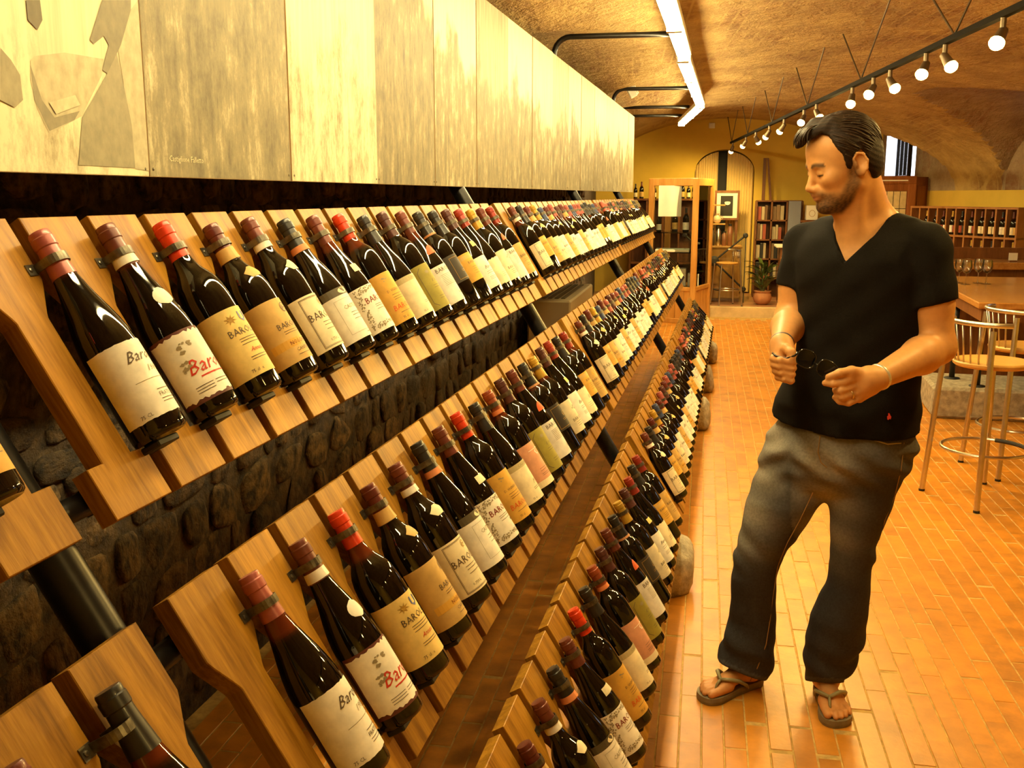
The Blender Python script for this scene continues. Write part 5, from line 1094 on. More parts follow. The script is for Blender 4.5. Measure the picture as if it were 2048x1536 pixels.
def build_man():
    fb = np.array((-0.330, -0.944, 0)); lb = np.array((0.944, -0.330, 0)); TA = math.atan2(lb[1], lb[0])
    root = thing('person', 'man in black v-neck T-shirt, faded jeans and flip-flops, looking down at sunglasses', 'person', (0.33, 3.05, 0))
    RL = np.array((0.33, 3.05, 0))
    # ------------------------------------------------ head frame
    F0 = np.array((-0.945, -0.327, 0)); F0 /= np.linalg.norm(F0); pt = math.radians(17)
    hf = math.cos(pt) * F0 - math.sin(pt) * np.array((0, 0, 1.0)); hu = math.sin(pt) * F0 + math.cos(pt) * np.array((0, 0, 1.0)); hl = np.cross(hu, hf)
    HO = J(1691, 327, 2.90); HS = 0.96; HR = np.stack([hf, hu, hl], 1)
    def H(f, u, l=0.0): return HO + HS * (hf * f + hu * u + hl * l)
    def hloc(V): P = (V - HO) / HS; return P @ hf, P @ hu, P @ hl
    # ------------------------------------------------ skin
    lsh, rsh = J(1849, 497, 2.92), J(1612, 492, 3.07); lel, rel = J(1876, 694, 2.90), J(1580, 640, 3.05); lwr, rwr = J(1752, 757, 2.70), J(1563, 690, 2.79)
    nb = J(1737, 445, 2.985); nt_ = H(-0.025, -0.03)
    zh = float(H(0, -0.13)[2])
    F = Field(dens([(-0.08, 0.92, 0.0036)]), dens([(2.58, 3.25, 0.0036)]), dens([(-0.01, 0.09, 0.004), (0.09, 0.9, 0.014), (0.9, 1.16, 0.0036), (1.16, 1.40, 0.007), (1.40, 1.90, 0.0034)]))
    # head
    F.ell(H(0.004, 0.045), (0.100 * HS, 0.086 * HS, 0.077 * HS), HR, 0.01)
    F.ell(H(0.048, -0.025), (0.052 * HS, 0.078 * HS, 0.060 * HS), HR, 0.03)
    F.ell(H(0.046, -0.072), (0.050 * HS, 0.040 * HS, 0.051 * HS), HR, 0.025)
    F.cone(H(0.004, -0.058, 0.046), H(0.080, -0.100, 0.016), 0.018, 0.017, 0.02); F.cone(H(0.004, -0.058, -0.046), H(0.080, -0.100, -0.016), 0.018, 0.017, 0.02)
    F.ell(H(0.088, -0.098), (0.020, 0.019, 0.023), HR, 0.016)
    F.ell(H(0.070, -0.022, 0.043), (0.026, 0.020, 0.018), HR, 0.02); F.ell(H(0.070, -0.022, -0.043), (0.026, 0.020, 0.018), HR, 0.02)
    F.cone(H(0.089, 0.016, -0.030), H(0.089, 0.016, 0.030), 0.013, 0.013, 0.014)                     # brow
    for s in (-1, 1): F.ell(H(0.110, -0.002, 0.030 * s), (0.018, 0.014, 0.018), HR, 0.014, 's')       # sockets
    F.cone(H(0.097, 0.006), H(0.119, -0.034), 0.0075, 0.0098, 0.012); F.ell(H(0.1195, -0.0375), (0.0105, 0.0085, 0.0100), HR, 0.007)
    for s in (-1, 1):
        F.ell(H(0.108, -0.042, 0.012 * s), (0.012, 0.0085, 0.008), HR, 0.007)
        F.ell(H(0.086, -0.003, 0.031 * s), (0.0140, 0.0135, 0.0150), HR, 0.004)                     # lids
        F.cone(H(0.093, 0.004, 0.018 * s), H(0.086, 0.004, 0.044 * s), 0.0035, 0.003, 0.006)
    F.ell(H(0.097, -0.058), (0.016, 0.014, 0.024), HR, 0.014)
    F.ell(H(0.108, -0.0605), (0.0080, 0.0048, 0.018), HR, 0.005); F.ell(H(0.105, -0.0715), (0.0085, 0.0058, 0.016), HR, 0.005)
    F.cone(H(0.114, -0.0658, -0.015), H(0.114, -0.0658, 0.015), 0.0018, 0.0018, 0.003, 's')
    for s in (-1, 1):                                                                                # ears
        e = H(-0.004, -0.004, 0.078 * s); out = hl * s
        ER = np.stack([hf * 0.94 - out * 0.34, hu, out * 0.94 + hf * 0.34], 1)
        F.ell(e, (0.019 * HS, 0.033 * HS, 0.009), ER, 0.008)
        F.ell(H(-0.001, 0.004, 0.0865 * s), (0.013, 0.020, 0.0085), ER, 0.005, 's'); F.ell(H(0.001, -0.026, 0.078 * s), (0.009, 0.010, 0.006), ER, 0.006)
        F.cone(H(0.010, -0.008, 0.081 * s), H(0.010, 0.002, 0.081 * s), 0.004, 0.004, 0.004)
        F.chain([e + HS * (ER @ np.array(q)) for q in ((0.014, -0.004, 0.004), (0.016, 0.018, 0.006), (0.004, 0.031, 0.008), (-0.012, 0.026, 0.010), (-0.019, 0.006, 0.011), (-0.014, -0.016, 0.009), (-0.002, -0.028, 0.006))], [0.0032] * 7, 0.004)
    # neck, chest, shoulders
    F.cone(nt_, nb, 0.058, 0.066, 0.03); F.cone(H(0.03, -0.07), J(1705, 455, 2.93), 0.030, 0.045, 0.035)
    F.cone(H(-0.02, -0.03, 0.04), J(1712, 450, 2.90), 0.016, 0.014, 0.02)                             # neck tendon
    F.cone(nb, lsh, 0.055, 0.058, 0.03); F.cone(nb, rsh, 0.055, 0.056, 0.03)
    ch = J(1715, 530, 2.985); F.ell(ch, (0.155, 0.115, 0.13), np.stack([lb, fb, (0, 0, 1)], 1), 0.04)
    F.ell(J(1716, 700, 3.0), (0.15, 0.09, 0.28), np.stack([lb, fb, (0, 0, 1)], 1), 0.05)
    # legs inside the jeans
    hipR, hipL = J(1612, 900, 3.04), J(1735, 900, 2.99); kR, kL = J(1515, 1120, 3.0), J(1700, 1140, 2.98)
    # feet
    hR, dR = np.array((0.225, 3.125, 0.0)), np.array((-0.74, -0.672, 0)); hL, dL = np.array((0.425, 3.12, 0.0)), np.array((0.085, -0.996, 0))
    zs = 0.022
    def foot(h, d, med):
        m = np.array((-d[1], d[0], 0)) * med; up = np.array((0, 0, 1.0))
        P = lambda t, s, z: h + d * t + m * s + up * (zs + z)
        F.ell(P(0.035, 0, 0.028), (0.036, 0.036, 0.034), None, 0.02); F.cone(P(0.05, 0, 0.05), P(0.035, 0, 0.13), 0.035, 0.036, 0.03)
        F.cone(P(0.05, 0.0, 0.045), P(0.155, 0.010, 0.024), 0.036, 0.024, 0.03); F.cone(P(0.16, 0.024, 0.018), P(0.19, 0.030, 0.014), 0.022, 0.016, 0.015); F.cone(P(0.13, -0.022, 0.014), P(0.165, -0.028, 0.010), 0.018, 0.013, 0.015); F.cone(P(0.15, 0.0, 0.02), P(0.185, 0.0, 0.012), 0.022, 0.016, 0.015)
        F.cone(P(0.205, 0.031, 0.012), P(0.232, 0.030, 0.010), 0.0135, 0.0125, 0.006)
        for i, (t, s, r) in enumerate(((0.240, 0.008, 0.0088), (0.234, -0.009, 0.0084), (0.224, -0.024, 0.008), (0.208, -0.038, 0.0078))): F.cone(P(t - 0.045, s * 0.85, 0.012), P(t - 0.012, s, 0.013), 0.0095, r + 0.001, 0.004); F.cone(P(t - 0.012, s, 0.013), P(t, s, 0.007), r + 0.001, r, 0.003)
        return P
    PR = foot(hR, dR, 1); PLf = foot(hL, dL, -1)
    for hip, kn, an in ((hipR, kR, PR(0.035, 0, 0.12)), (hipL, kL, PLf(0.035, 0, 0.12))): F.cone(hip, kn, 0.06, 0.045, 0.02); F.cone(kn, an, 0.045, 0.034, 0.02)
    # arms
    F.cone(lsh, lsh * 0.45 + lel * 0.55, 0.060, 0.056, 0.02); F.cone(lsh * 0.5 + lel * 0.5, lel, 0.056, 0.045, 0.02)
    m_ = lel * 0.72 + lwr * 0.28; F.cone(lel, m_, 0.046, 0.050, 0.02); F.cone(m_, lwr, 0.049, 0.030, 0.02)
    F.cone(rsh, rsh * 0.45 + rel * 0.55, 0.056, 0.050, 0.02); F.cone(rsh * 0.5 + rel * 0.5, rel, 0.050, 0.044, 0.02)
    m_ = rel * 0.7 + rwr * 0.3; F.cone(rel, m_, 0.044, 0.046, 0.02); F.cone(m_, rwr, 0.045, 0.029, 0.02)
    # left hand (holding the near temple), fingers curled one above the other
    def fing(pts, r0, r1, k=0.0035):
        P = [J(*p) for p in pts]; n = len(P) - 1; F.chain(P, [r0 + (r1 - r0) * i / n for i in range(n + 1)], k); return P
    F.cone(lwr, J(1730, 762, 2.685), 0.031, 0.034, 0.015); F.cone(J(1736, 752, 2.690), J(1714, 757, 2.672), 0.026, 0.017, 0.012); F.cone(J(1733, 766, 2.69), J(1712, 783, 2.672), 0.030, 0.020, 0.012); F.cone(J(1737, 775, 2.69), J(1718, 795, 2.678), 0.024, 0.015, 0.012)
    fing([(1714, 757, 2.668), (1688, 764, 2.645), (1666, 768, 2.640), (1650, 766, 2.648)], 0.0120, 0.0085)
    fing([(1712, 772, 2.664), (1682, 781, 2.640), (1672, 780, 2.662), (1684, 776, 2.682)], 0.0115, 0.0085)
    rf = fing([(1713, 785, 2.664), (1686, 794, 2.642), (1674, 793, 2.662), (1686, 789, 2.684)], 0.0110, 0.0080)
    fing([(1718, 796, 2.668), (1697, 806, 2.650), (1679, 803, 2.655), (1669, 795, 2.668)], 0.0100, 0.0070)
    fing([(1732, 748, 2.688), (1703, 742, 2.655), (1680, 746, 2.640), (1657, 754, 2.643)], 0.0150, 0.0090, 0.006)
    F.cone(J(1716, 750, 2.668), J(1700, 752, 2.655), 0.013, 0.010, 0.012)
    # right hand (fist round the far temple)
    F.cone(rwr, J(1566, 706, 2.775), 0.029, 0.033, 0.015); F.ell(J(1567, 722, 2.775), (0.034, 0.034, 0.040), None, 0.015)
    for i in range(4):
        y = 716 + 12.5 * i; x0 = (0, 1, 4, 9)[i]
        fing([(1558 + x0, y - 7, 2.775), (1547 + x0, y + 1, 2.742), (1560 + x0, y + 5, 2.712), (1584 - i * 1.0, y + 9, 2.716), (1590 - 2 * i, y + 8, 2.742)], 0.0115 - 0.0006 * i, 0.0085)
    fing([(1560, 702, 2.775), (1573, 697, 2.742), (1581, 704, 2.722), (1584, 716, 2.714)], 0.0155, 0.0098, 0.006)
    V, Q = F.mesh()
    SK = np.array((0.62, 0.30, 0.10)); 
    rs = np.random.RandomState(3)
    def skin_col(V):
        f, u, l = hloc(V); c = np.tile(SK, (len(V), 1)); near = (np.abs(l) < 0.11) & (u > -0.16) & (u < 0.2) & (np.abs(f) < 0.2)
        nz = 0.5 + 0.5 * np.sin(f * 420 + 3 * np.sin(u * 300)) * np.sin(u * 380 + l * 350); 
        bd = poly_sd(f.astype(np.float32), u.astype(np.float32), [(0.006, 0.02), (0.034, 0.02), (0.036, -0.034), (0.058, -0.060), (0.084, -0.055), (0.096, -0.045), (0.14, -0.047), (0.14, -0.13), (0.05, -0.135), (0.02, -0.105), (-0.006, -0.055)])
        w_ = smooth01((-bd + 0.003) / 0.018) * near * (0.62 + 0.25 * nz + 0.2 * smooth01((-u - 0.07) / 0.03)); ck = smooth01((0.03 - np.abs(u + 0.055)) / 0.02) * smooth01((f - 0.05) / 0.02) * smooth01((0.085 - f) / 0.02); w_ = w_ * (1 - 0.35 * ck)
        lip = np.exp(-(((f - 0.112) / 0.012) ** 2 + ((u + 0.066) / 0.0085) ** 2 + (l / 0.017) ** 2)) * near
        w_ = w_ * (1 - np.clip(lip * 1.6, 0, 1)); c = c * (1 - w_[:, None]) + np.array((0.045, 0.020, 0.009)) * w_[:, None]
        c = c * (1 - np.clip(lip, 0, 1)[:, None] * 0.8) + np.array((0.42, 0.13, 0.075)) * np.clip(lip, 0, 1)[:, None] * 0.8
        al = np.abs(l); bx = (al - 0.012) / 0.036; by = 0.0195 + 0.005 * np.sin(np.clip(bx, 0, 1) * PI) ; eb = near * (f > 0.05) * (bx > 0) * (bx < 1.05) * smooth01(1.25 - np.abs(u - by) / 0.0072)
        c = c * (1 - 0.88 * eb[:, None]) + np.array((0.045, 0.022, 0.010)) * 0.88 * eb[:, None]
        ln = near * (f > 0.06) * (al > 0.016) * (al < 0.046) * smooth01(1 - np.abs(u + 0.0075 - 0.10 * (al - 0.031) ** 2 / 0.03) / 0.0046); c = c * (1 - 0.92 * np.clip(ln * 1.3, 0, 1)[:, None])
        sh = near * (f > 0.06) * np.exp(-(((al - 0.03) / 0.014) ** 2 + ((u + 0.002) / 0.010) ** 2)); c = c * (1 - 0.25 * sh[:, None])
        toe = (V[:, 2] < 0.07); c[toe] = c[toe] * np.array((1.0, 0.92, 0.9))
        return c
    M_skin = m_tinted('skin', 0.48, bump=0.06, bscale=60, var=0.06)
    ob('body', fast_mesh('body', V - RL, Q, M_skin, lambda W: skin_col(W + RL), 1), root)
    # ------------------------------------------------ hair
    G = Field(dens([(HO[0] - 0.17, HO[0] + 0.17, 0.003)]), dens([(HO[1] - 0.17, HO[1] + 0.17, 0.003)]), dens([(HO[2] - 0.12, HO[2] + 0.21, 0.003)]))
    G.ell(H(-0.002, 0.047), (0.108 * HS, 0.096 * HS, 0.084 * HS), HR, 0.005); G.ell(H(-0.045, 0.0), (0.062 * HS, 0.080 * HS, 0.074 * HS), HR, 0.02)
    G.cone(H(0.060, 0.122, 0.0), H(0.106, 0.100, -0.01), 0.026, 0.016, 0.02); G.cone(H(0.03, 0.118, 0.03), H(0.085, 0.108, 0.03), 0.024, 0.014, 0.02); G.cone(H(0.098, 0.108, -0.004), H(0.124, 0.086, -0.006), 0.014, 0.006, 0.012)
    X, Y, Z = np.meshgrid(*G.a, indexing='ij'); P = np.stack([X, Y, Z], -1) - HO; f, u, l = [(P @ q) / HS for q in (hf, hu, hl)]
    tp = smooth01((u - 0.075) / 0.05); wv = tp * 0.0010 * np.sin(430 * l + 1.8 * np.sin(45 * f) + 1.0) * (0.6 + 0.4 * np.sin(60 * f)) + (1 - tp) * 0.0004 * np.sin(460 * (0.62 * f - 0.78 * u) + 2.0 * np.sin(38 * f + 20 * u)) + 0.0008 * np.sin(130 * l + 50 * f)
    G.f += wv
    hp = poly_sd(f.astype(np.float32), u.astype(np.float32), [(0.20, 0.24), (0.20, 0.078), (0.112, 0.076), (0.096, 0.094), (0.072, 0.106), (0.056, 0.094), (0.050, 0.058), (0.038, 0.036), (0.033, 0.006), (0.029, -0.024), (0.014, -0.026), (0.013, 0.016), (0.004, 0.032), (-0.018, 0.033), (-0.027, 0.012), (-0.026, -0.020), (-0.040, -0.066), (-0.20, -0.086), (-0.20, 0.24)])
    G.f = np.maximum(G.f, hp * HS + 0.0012 * np.sin(500 * f) * np.sin(410 * u)).astype(np.float32)
    V, Q = G.mesh()
    def hair_col(V):
        f, u, l = hloc(V); t = 0.5 + 0.5 * np.sin(520 * (0.6 * f - 0.8 * u) + 260 * l + 3 * np.sin(40 * f)); return np.array((0.020, 0.010, 0.0045)) * (0.6 + 0.8 * t)[:, None]
    ob('hair', fast_mesh('hair', V - RL, Q, m_tinted('dark_brown_hair', 0.62, bump=0.35, bscale=120, spec=0.22), lambda W: hair_col(W + RL), 1), root)
    # loose strands combed back over the hair mass
    r5 = random.Random(11); SB = MB(); poly = [(0.20, 0.24), (0.20, 0.080), (0.110, 0.080), (0.096, 0.096), (0.072, 0.106), (0.056, 0.094), (0.050, 0.060), (0.040, 0.038), (0.033, 0.010), (0.013, 0.016), (0.004, 0.034), (-0.018, 0.035), (-0.028, 0.012), (-0.027, -0.020), (-0.040, -0.064), (-0.20, -0.080), (-0.20, 0.24)]
    EC = np.array((-0.002, 0.047, 0.0)); ER_ = np.array((0.108, 0.096, 0.084))
    def snap(q, lift): v = (q - EC) / ER_; return EC + ER_ * v / np.linalg.norm(v) * (1 + lift)
    made = 0
    while made < 420:
        v = np.array((r5.gauss(0, 1), r5.gauss(0, 1), r5.gauss(0, 1))); v /= np.linalg.norm(v); q = EC + ER_ * v
        if poly_sd(np.array([q[0]], np.float32), np.array([q[1]], np.float32), poly)[0] > -0.003 or q[2] < -0.05: continue
        pts = []; lift = r5.uniform(0.0, 0.022)
        for st_ in range(9):
            pts.append(snap(q, lift + 0.03 * math.exp(-st_) * (v[1] > 0.6) * (q[0] > 0.05)))
            tpw = max(0.0, min(1.0, (q[1] - 0.09) / 0.04)); d = np.array((-1.0, -0.75 * (1 - tpw), 0.25 * (q[2] > 0) * tpw)) + np.array((0, r5.uniform(-0.12, 0.12), r5.uniform(-0.12, 0.12)))
            q = snap(q + d / np.linalg.norm(d) * 0.0065, 0.0)
            if poly_sd(np.array([q[0]], np.float32), np.array([q[1]], np.float32), poly)[0] > 0.004: break
        if len(pts) < 4: continue
        n = len(pts); SB.tube([H(*p) - RL for p in pts], [0.0019 * math.sin(PI * (0.12 + 0.86 * i / (n - 1))) + 0.0002 for i in range(n)], 5); made += 1
    for k in range(26):                                  # forelock
        l0 = r5.uniform(-0.035, 0.045); a = r5.uniform(0, 1); p0 = np.array((0.070 + 0.02 * a, 0.122 + 0.010 * r5.random(), l0)); p3 = np.array((0.112 + 0.022 * r5.random(), 0.082 + 0.022 * r5.random(), l0 + r5.uniform(-0.012, 0.012))); pm = (p0 + p3) / 2 + np.array((0.012, 0.014, 0))
        SB.tube([H(*((1 - t) ** 2 * p0 + 2 * t * (1 - t) * pm + t * t * p3)) - RL for t in [i / 7 for i in range(8)]], [0.0026 * math.sin(PI * (0.15 + 0.83 * i / 7)) + 0.0002 for i in range(8)], 5)
    hr = [o_ for o_ in root.children if o_.name.startswith('hair')][0]
    SB.obj('strands', mat('hair_strand_brown', (0.030, 0.015, 0.0065), 0.5, var=0.4, scale=40, spec=0.35), hr, True)
    # ------------------------------------------------ shirt
    S = Field(dens([(-0.05, 0.90, 0.0055)]), dens([(2.68, 3.30, 0.0055)]), dens([(0.80, 1.60, 0.0055)]))
    tor = rows_px([(520, 1612, 1846, 2.985), (560, 1606, 1846, 2.985), (600, 1605, 1840, 2.985), (660, 1606, 1836, 2.99), (720, 1598, 1829, 3.0), (770, 1580, 1824, 3.01), (805, 1559, 1823, 3.015), (840, 1556, 1822, 3.02), (890, 1556, 1820, 3.02)], 0.78)
    top = tor[0] if tor[0][0] > tor[-1][0] else tor[-1]; top = max(tor)
    tor.append((top[0] + 0.06, top[1], top[2] + 0.004, top[3] * 0.93, top[4] * 0.85)); tor.append((top[0] + 0.11, top[1] + 0.004, top[2] + 0.008, top[3] * 0.72, top[4] * 0.62))
    S.loft(tor, TA, 0.02)
    S.cone(nb + np.array((0, 0, -0.012)), lsh, 0.060, 0.068, 0.03); S.cone(nb + np.array((0, 0, -0.012)), rsh, 0.060, 0.064, 0.03); S.ell(ch, (0.168, 0.130, 0.125), np.stack([lb, fb, (0, 0, 1)], 1), 0.04)
    le = lsh * 0.36 + lel * 0.64; re = rsh * 0.33 + rel * 0.67
    A_ = Field(*S.a)
    A_.cone(lsh, le, 0.068, 0.0700, 0.01); dl = (lel - lsh) / np.linalg.norm(lel - lsh); cl_ = lsh * 0.44 + lel * 0.56; nl = dl * 0.93 + np.array((0.12, 0.0, -0.32)) * 0.5; nl /= np.linalg.norm(nl); A_.plane_cut(cl_, nl)
    S.f = np.minimum(S.f, A_.f) if False else (lambda o, d, k: (lambda h: o * (1 - h) + d * h - k * h * (1 - h))(np.clip(0.5 + 0.5 * (o - d) / k, 0, 1)))(S.f, A_.f, 0.015)
    A_ = Field(*S.a); A_.cone(rsh, re, 0.063, 0.062, 0.01); dr = (rel - rsh) / np.linalg.norm(rel - rsh); cr_ = rsh * 0.42 + rel * 0.58; nr_ = dr + np.array((-0.05, 0, -0.15)); nr_ /= np.linalg.norm(nr_); A_.plane_cut(cr_, nr_)
    S.f = (lambda o, d, k: (lambda h: o * (1 - h) + d * h - k * h * (1 - h))(np.clip(0.5 + 0.5 * (o - d) / k, 0, 1)))(S.f, A_.f, 0.015)
    X, Y, Z = np.meshgrid(*S.a, indexing='ij'); P = np.stack([X, Y, Z], -1)
    # drape folds
    q = (P - nb); s_ = q @ lb; zz = Z
    fold = 0.0035 * np.sin(38 * s_ + 9 * np.sin(5 * zz) + 2.0) * smooth01((1.28 - zz) / 0.2) + 0.002 * np.sin(70 * (zz + 0.55 * s_)) * smooth01((1.05 - zz) / 0.15) + 0.0016 * np.sin(60 * zz - 50 * s_)
    S.f += fold.astype(np.float32)
    # neck opening: a V in the plane across the body
    vb = J(1692, 525, 2.88); v1 = J(1666, 418, 2.94); v2 = J(1797, 411, 2.94)
    c0 = np.array((0, 0, 1.56))
    def pin(p): d = p - c0; return 1024 + 2000 * (d @ np.array(R3)) / (d @ np.array(F3)), 768 - 2000 * (d @ np.array(U3)) / (d @ np.array(F3))
    th, yw = math.radians(10.675), math.radians(10.739); F3 = (-math.sin(yw) * math.cos(th), math.cos(yw) * math.cos(th), -math.sin(th)); R3 = (math.cos(yw), math.sin(yw), 0); U3 = tuple(np.cross(R3, F3))
    # the opening is measured across (lb) and up (z) from the bottom of the V, cut front to back
    def lz(p): return float((p - vb) @ lb), float(p[2] - vb[2])
    V1, V2 = lz(v1), lz(v2); bk = J(1770, 388, 3.08)
    px_ = (P - vb) @ lb; pz = P[..., 2] - vb[2]
    op = poly_sd(px_.astype(np.float32), pz.astype(np.float32), [(0, 0), (V1[0] * 0.62, V1[1] * 0.42), V1, (V1[0] - 0.005, V1[1] + 0.2), (V2[0] + 0.02, V2[1] + 0.2), (V2[0], V2[1] + 0.004), (V2[0] * 0.62, V2[1] * 0.5)])
    fr = (P - nb) @ fb; cut = np.maximum(op, -(fr + 0.02)).astype(np.float32)
    ring = np.sqrt((((P - nb) @ lb) / 0.072) ** 2 + (((P - nb) @ fb) / 0.072) ** 2) - 1; cut2 = np.maximum(ring * 0.07, -(Z - (nb[2] - 0.005))).astype(np.float32)
    S.f = np.maximum(S.f, -np.minimum(cut, cut2))
    hem = J(1690, 862, 2.93); S.plane_cut(hem, np.array((-0.03, 0.10, -0.99)))
    V, Q = S.mesh(); M_shirt = mat('black_cotton', (0.0085, 0.0068, 0.005), 0.9, var=0.3, scale=300, bump=0.15, bscale=420, spec=0.12)
    shirt = ob('t_shirt', fast_mesh('t_shirt', V - RL, Q, M_shirt, None, 2), root)
    # ------------------------------------------------ jeans
    D_ = Field(dens([(0.0, 0.80, 0.006)]), dens([(2.70, 3.34, 0.006)]), dens([(-0.005, 0.99, 0.006)]))
    pel = rows_px([(815, 1580, 1802, 3.02), (850, 1566, 1812, 3.02), (880, 1546, 1819, 3.02), (905, 1535, 1812, 3.02), (935, 1540, 1792, 3.02), (965, 1570, 1765, 3.02), (985, 1610, 1722, 3.02)], 0.74)
    D_.loft(pel, TA, 0.02)
    lA = rows_px([(905, 1533, 1658, 3.04), (950, 1514, 1652, 3.03), (1000, 1497, 1640, 3.02), (1066, 1481, 1594, 3.01), (1107, 1469, 1566, 3.01), (1153, 1462, 1553, 3.02), (1200, 1463, 1550, 3.04), (1237, 1460, 1550, 3.06), (1285, 1446, 1548, 3.07), (1316, 1436, 1545, 3.08), (1335, 1446, 1544, 3.08), (1352, 1456, 1535, 3.085), (1385, 1470, 1525, 3.09)], 1.0, 1.0)
    lB = rows_px([(905, 1668, 1812, 2.99), (950, 1660, 1799, 2.985), (1000, 1661, 1782, 2.98), (1070, 1661, 1757, 2.98), (1141, 1659, 1742, 2.99), (1174, 1650, 1739, 3.0), (1237, 1623, 1731, 3.02), (1280, 1612, 1724, 3.04), (1312, 1608, 1711, 3.05), (1336, 1609, 1703, 3.055), (1350, 1609, 1689, 3.06), (1400, 1612, 1683, 3.06)], 1.0, 1.0)
    D_.loft(lA, TA, 0.045); D_.loft(lB, TA, 0.03)
    X, Y, Z = np.meshgrid(*D_.a, indexing='ij'); s_ = (X - RL[0]) * lb[0] + (Y - RL[1]) * lb[1]
    kn = np.exp(-((Z - 0.50) / 0.07) ** 2); hm = np.exp(-((Z - 0.13) / 0.07) ** 2); cr2 = np.exp(-((Z - 0.80) / 0.06) ** 2)
    fold = kn * 0.0038 * np.sin(88 * (Z + 0.55 * s_) + 2.5 * np.sin(22 * s_ + 9 * Y)) * (0.5 + 0.5 * np.sin(31 * s_ + 17 * Y)) + hm * 0.006 * np.sin(58 * (Z + 0.45 * s_) + 2.4 * np.sin(16 * s_ + 21 * Y)) + cr2 * 0.007 * np.sin(80 * (Z + 0.7 * np.abs(s_ + 0.02))) + 0.002 * np.sin(46 * s_ + 8 * Z) + 0.0022 * np.sin(52 * Z + 34 * s_ + 3 * np.sin(19 * Y + 7 * s_)) * np.sin(13 * Z + 9 * Y)
    D_.f += fold.astype(np.float32)
    D_.plane_cut(PR(0.07, 0, 0.056 - 0.022), np.array((dR[0] * 0.42, dR[1] * 0.42, -0.9)), (-0.1, 2.6, -0.1), (RL[0] - 0.02, 3.4, 0.3)); D_.plane_cut(PLf(0.07, 0, 0.056 - 0.022), np.array((dL[0] * 0.4, dL[1] * 0.4, -0.9)), (RL[0] - 0.02, 2.6, -0.1), (0.9, 3.4, 0.3))
    HEMS = [(PR(0.07, 0, 0.034), np.array((dR[0] * 0.42, dR[1] * 0.42, -0.9)), True), (PLf(0.07, 0, 0.034), np.array((dL[0] * 0.4, dL[1] * 0.4, -0.9)), False)]
    V, Q = D_.mesh()
    def jean_col(V):
        z = V[:, 2]; s_ = (V - RL) @ lb; fr = (V - RL) @ fb
        base = np.array((0.034, 0.034, 0.038)); fade = np.array((0.26, 0.235, 0.19))
        lx = np.where(s_ > 0.0 + 0.06 * (0.6 - z), s_ - 0.085, s_ + 0.12 + 0.10 * (0.75 - z))
        w_ = smooth01((z - 0.40) / 0.22) * np.exp(-(lx / 0.085) ** 2) * (0.75 + 0.25 * np.sin(55 * z + 12 * s_)) + 0.25 * smooth01((z - 0.72) / 0.15)
        w_ = np.clip(w_ * (0.65 + 0.35 * (fr > 0)), 0, 1)
        c = base * (1 - w_[:, None]) + fade * w_[:, None]
        for p_, n_, sd in HEMS:
            d_ = -((V - p_) @ n_); g = (d_ < 0.016) * (d_ > -0.02) * (z < 0.2) * ((V[:, 0] < RL[0] - 0.02) == sd); c = c * (1 + 0.9 * g[:, None])
        return c
    jeans = ob('jeans', fast_mesh('jeans', V - RL, Q, m_tinted('faded_denim', 0.85, bump=0.3, bscale=150, spec=0.2, var=0.18), lambda W: jean_col(W + RL), 2), root)
    # surface finder for stitched details
    def onsurf(fld, p, n, lim=0.2):
        p = np.array(p, float); n = np.array(n, float) / np.linalg.norm(n); best = p
        def val(q):
            ii = [int(np.clip(np.searchsorted(a, c), 1, len(a) - 1)) for a, c in zip(fld.a, q)]; return fld.f[tuple(ii)]
        for t in np.arange(lim, -lim, -0.002):
            if val(p + n * t) < 0: return p + n * (t + 0.002)
        return p
    tocam = lambda p: (np.array((0, 0, 1.56)) - p) / np.linalg.norm(np.array((0, 0, 1.56)) - p)
    def trace(fld, pts, Y): return [onsurf(fld, J(x, y, Y), tocam(J(x, y, Y))) - RL for x, y in pts]
    M_st = mat('orange_stitching', (0.30, 0.17, 0.06), 0.8)
    MB().tube(trace(D_, [(1626, 985), (1600, 1040), (1575, 1085), (1556, 1130), (1546, 1190), (1540, 1240), (1532, 1290), (1515, 1335), (1500, 1362)], 3.02), 0.0016, 5).obj('seam', M_st, jeans)
    MB().tube(trace(D_, [(1640, 872), (1636, 905), (1642, 925), (1654, 935)], 3.02), 0.0016, 5).obj('fly_stitching', M_st, jeans)
    MB().tube(trace(D_, [(1730, 868), (1748, 880), (1775, 888), (1802, 886)], 3.02), 0.0022, 5).obj('pocket_edge', mat('frayed_denim', (0.42, 0.36, 0.25), 0.9), jeans)
    MB().tube(trace(D_, [(1808, 885), (1802, 940), (1790, 990), (1770, 1040), (1758, 1080)], 3.0), 0.0014, 5).obj('seam', M_st, jeans)
    em = onsurf(S, J(1778, 833, 2.98), tocam(J(1778, 833, 2.98))) - RL; tc = tocam(em + RL); rr = np.cross((0, 0, 1.0), tc); rr /= np.linalg.norm(rr); uu = np.cross(tc, rr)
    pts = [(-0.004, -0.008), (-0.001, -0.010), (0.002, -0.006), (0.005, -0.008), (0.006, 0.000), (0.003, 0.004), (0.000, 0.010), (-0.003, 0.008), (-0.002, 0.003), (-0.005, 0.000)]
    vs = [em + tc * 0.003 + rr * a + uu * b for a, b in pts] + [em - tc * 0.002 + rr * a + uu * b for a, b in pts]; n = len(pts)
    MB().add(vs, [tuple(range(n))] + [(i, n + i, n + (i + 1) % n, (i + 1) % n) for i in range(n)]).obj('emblem', mat('red_thread', (0.55, 0.03, 0.01), 0.7), shirt)
    # ------------------------------------------------ flip-flops
    M_sole = mat('olive_rubber_sole', (0.20, 0.15, 0.075), 0.7, var=0.15, scale=40); M_thong = mat('olive_strap', (0.26, 0.22, 0.10), 0.5)
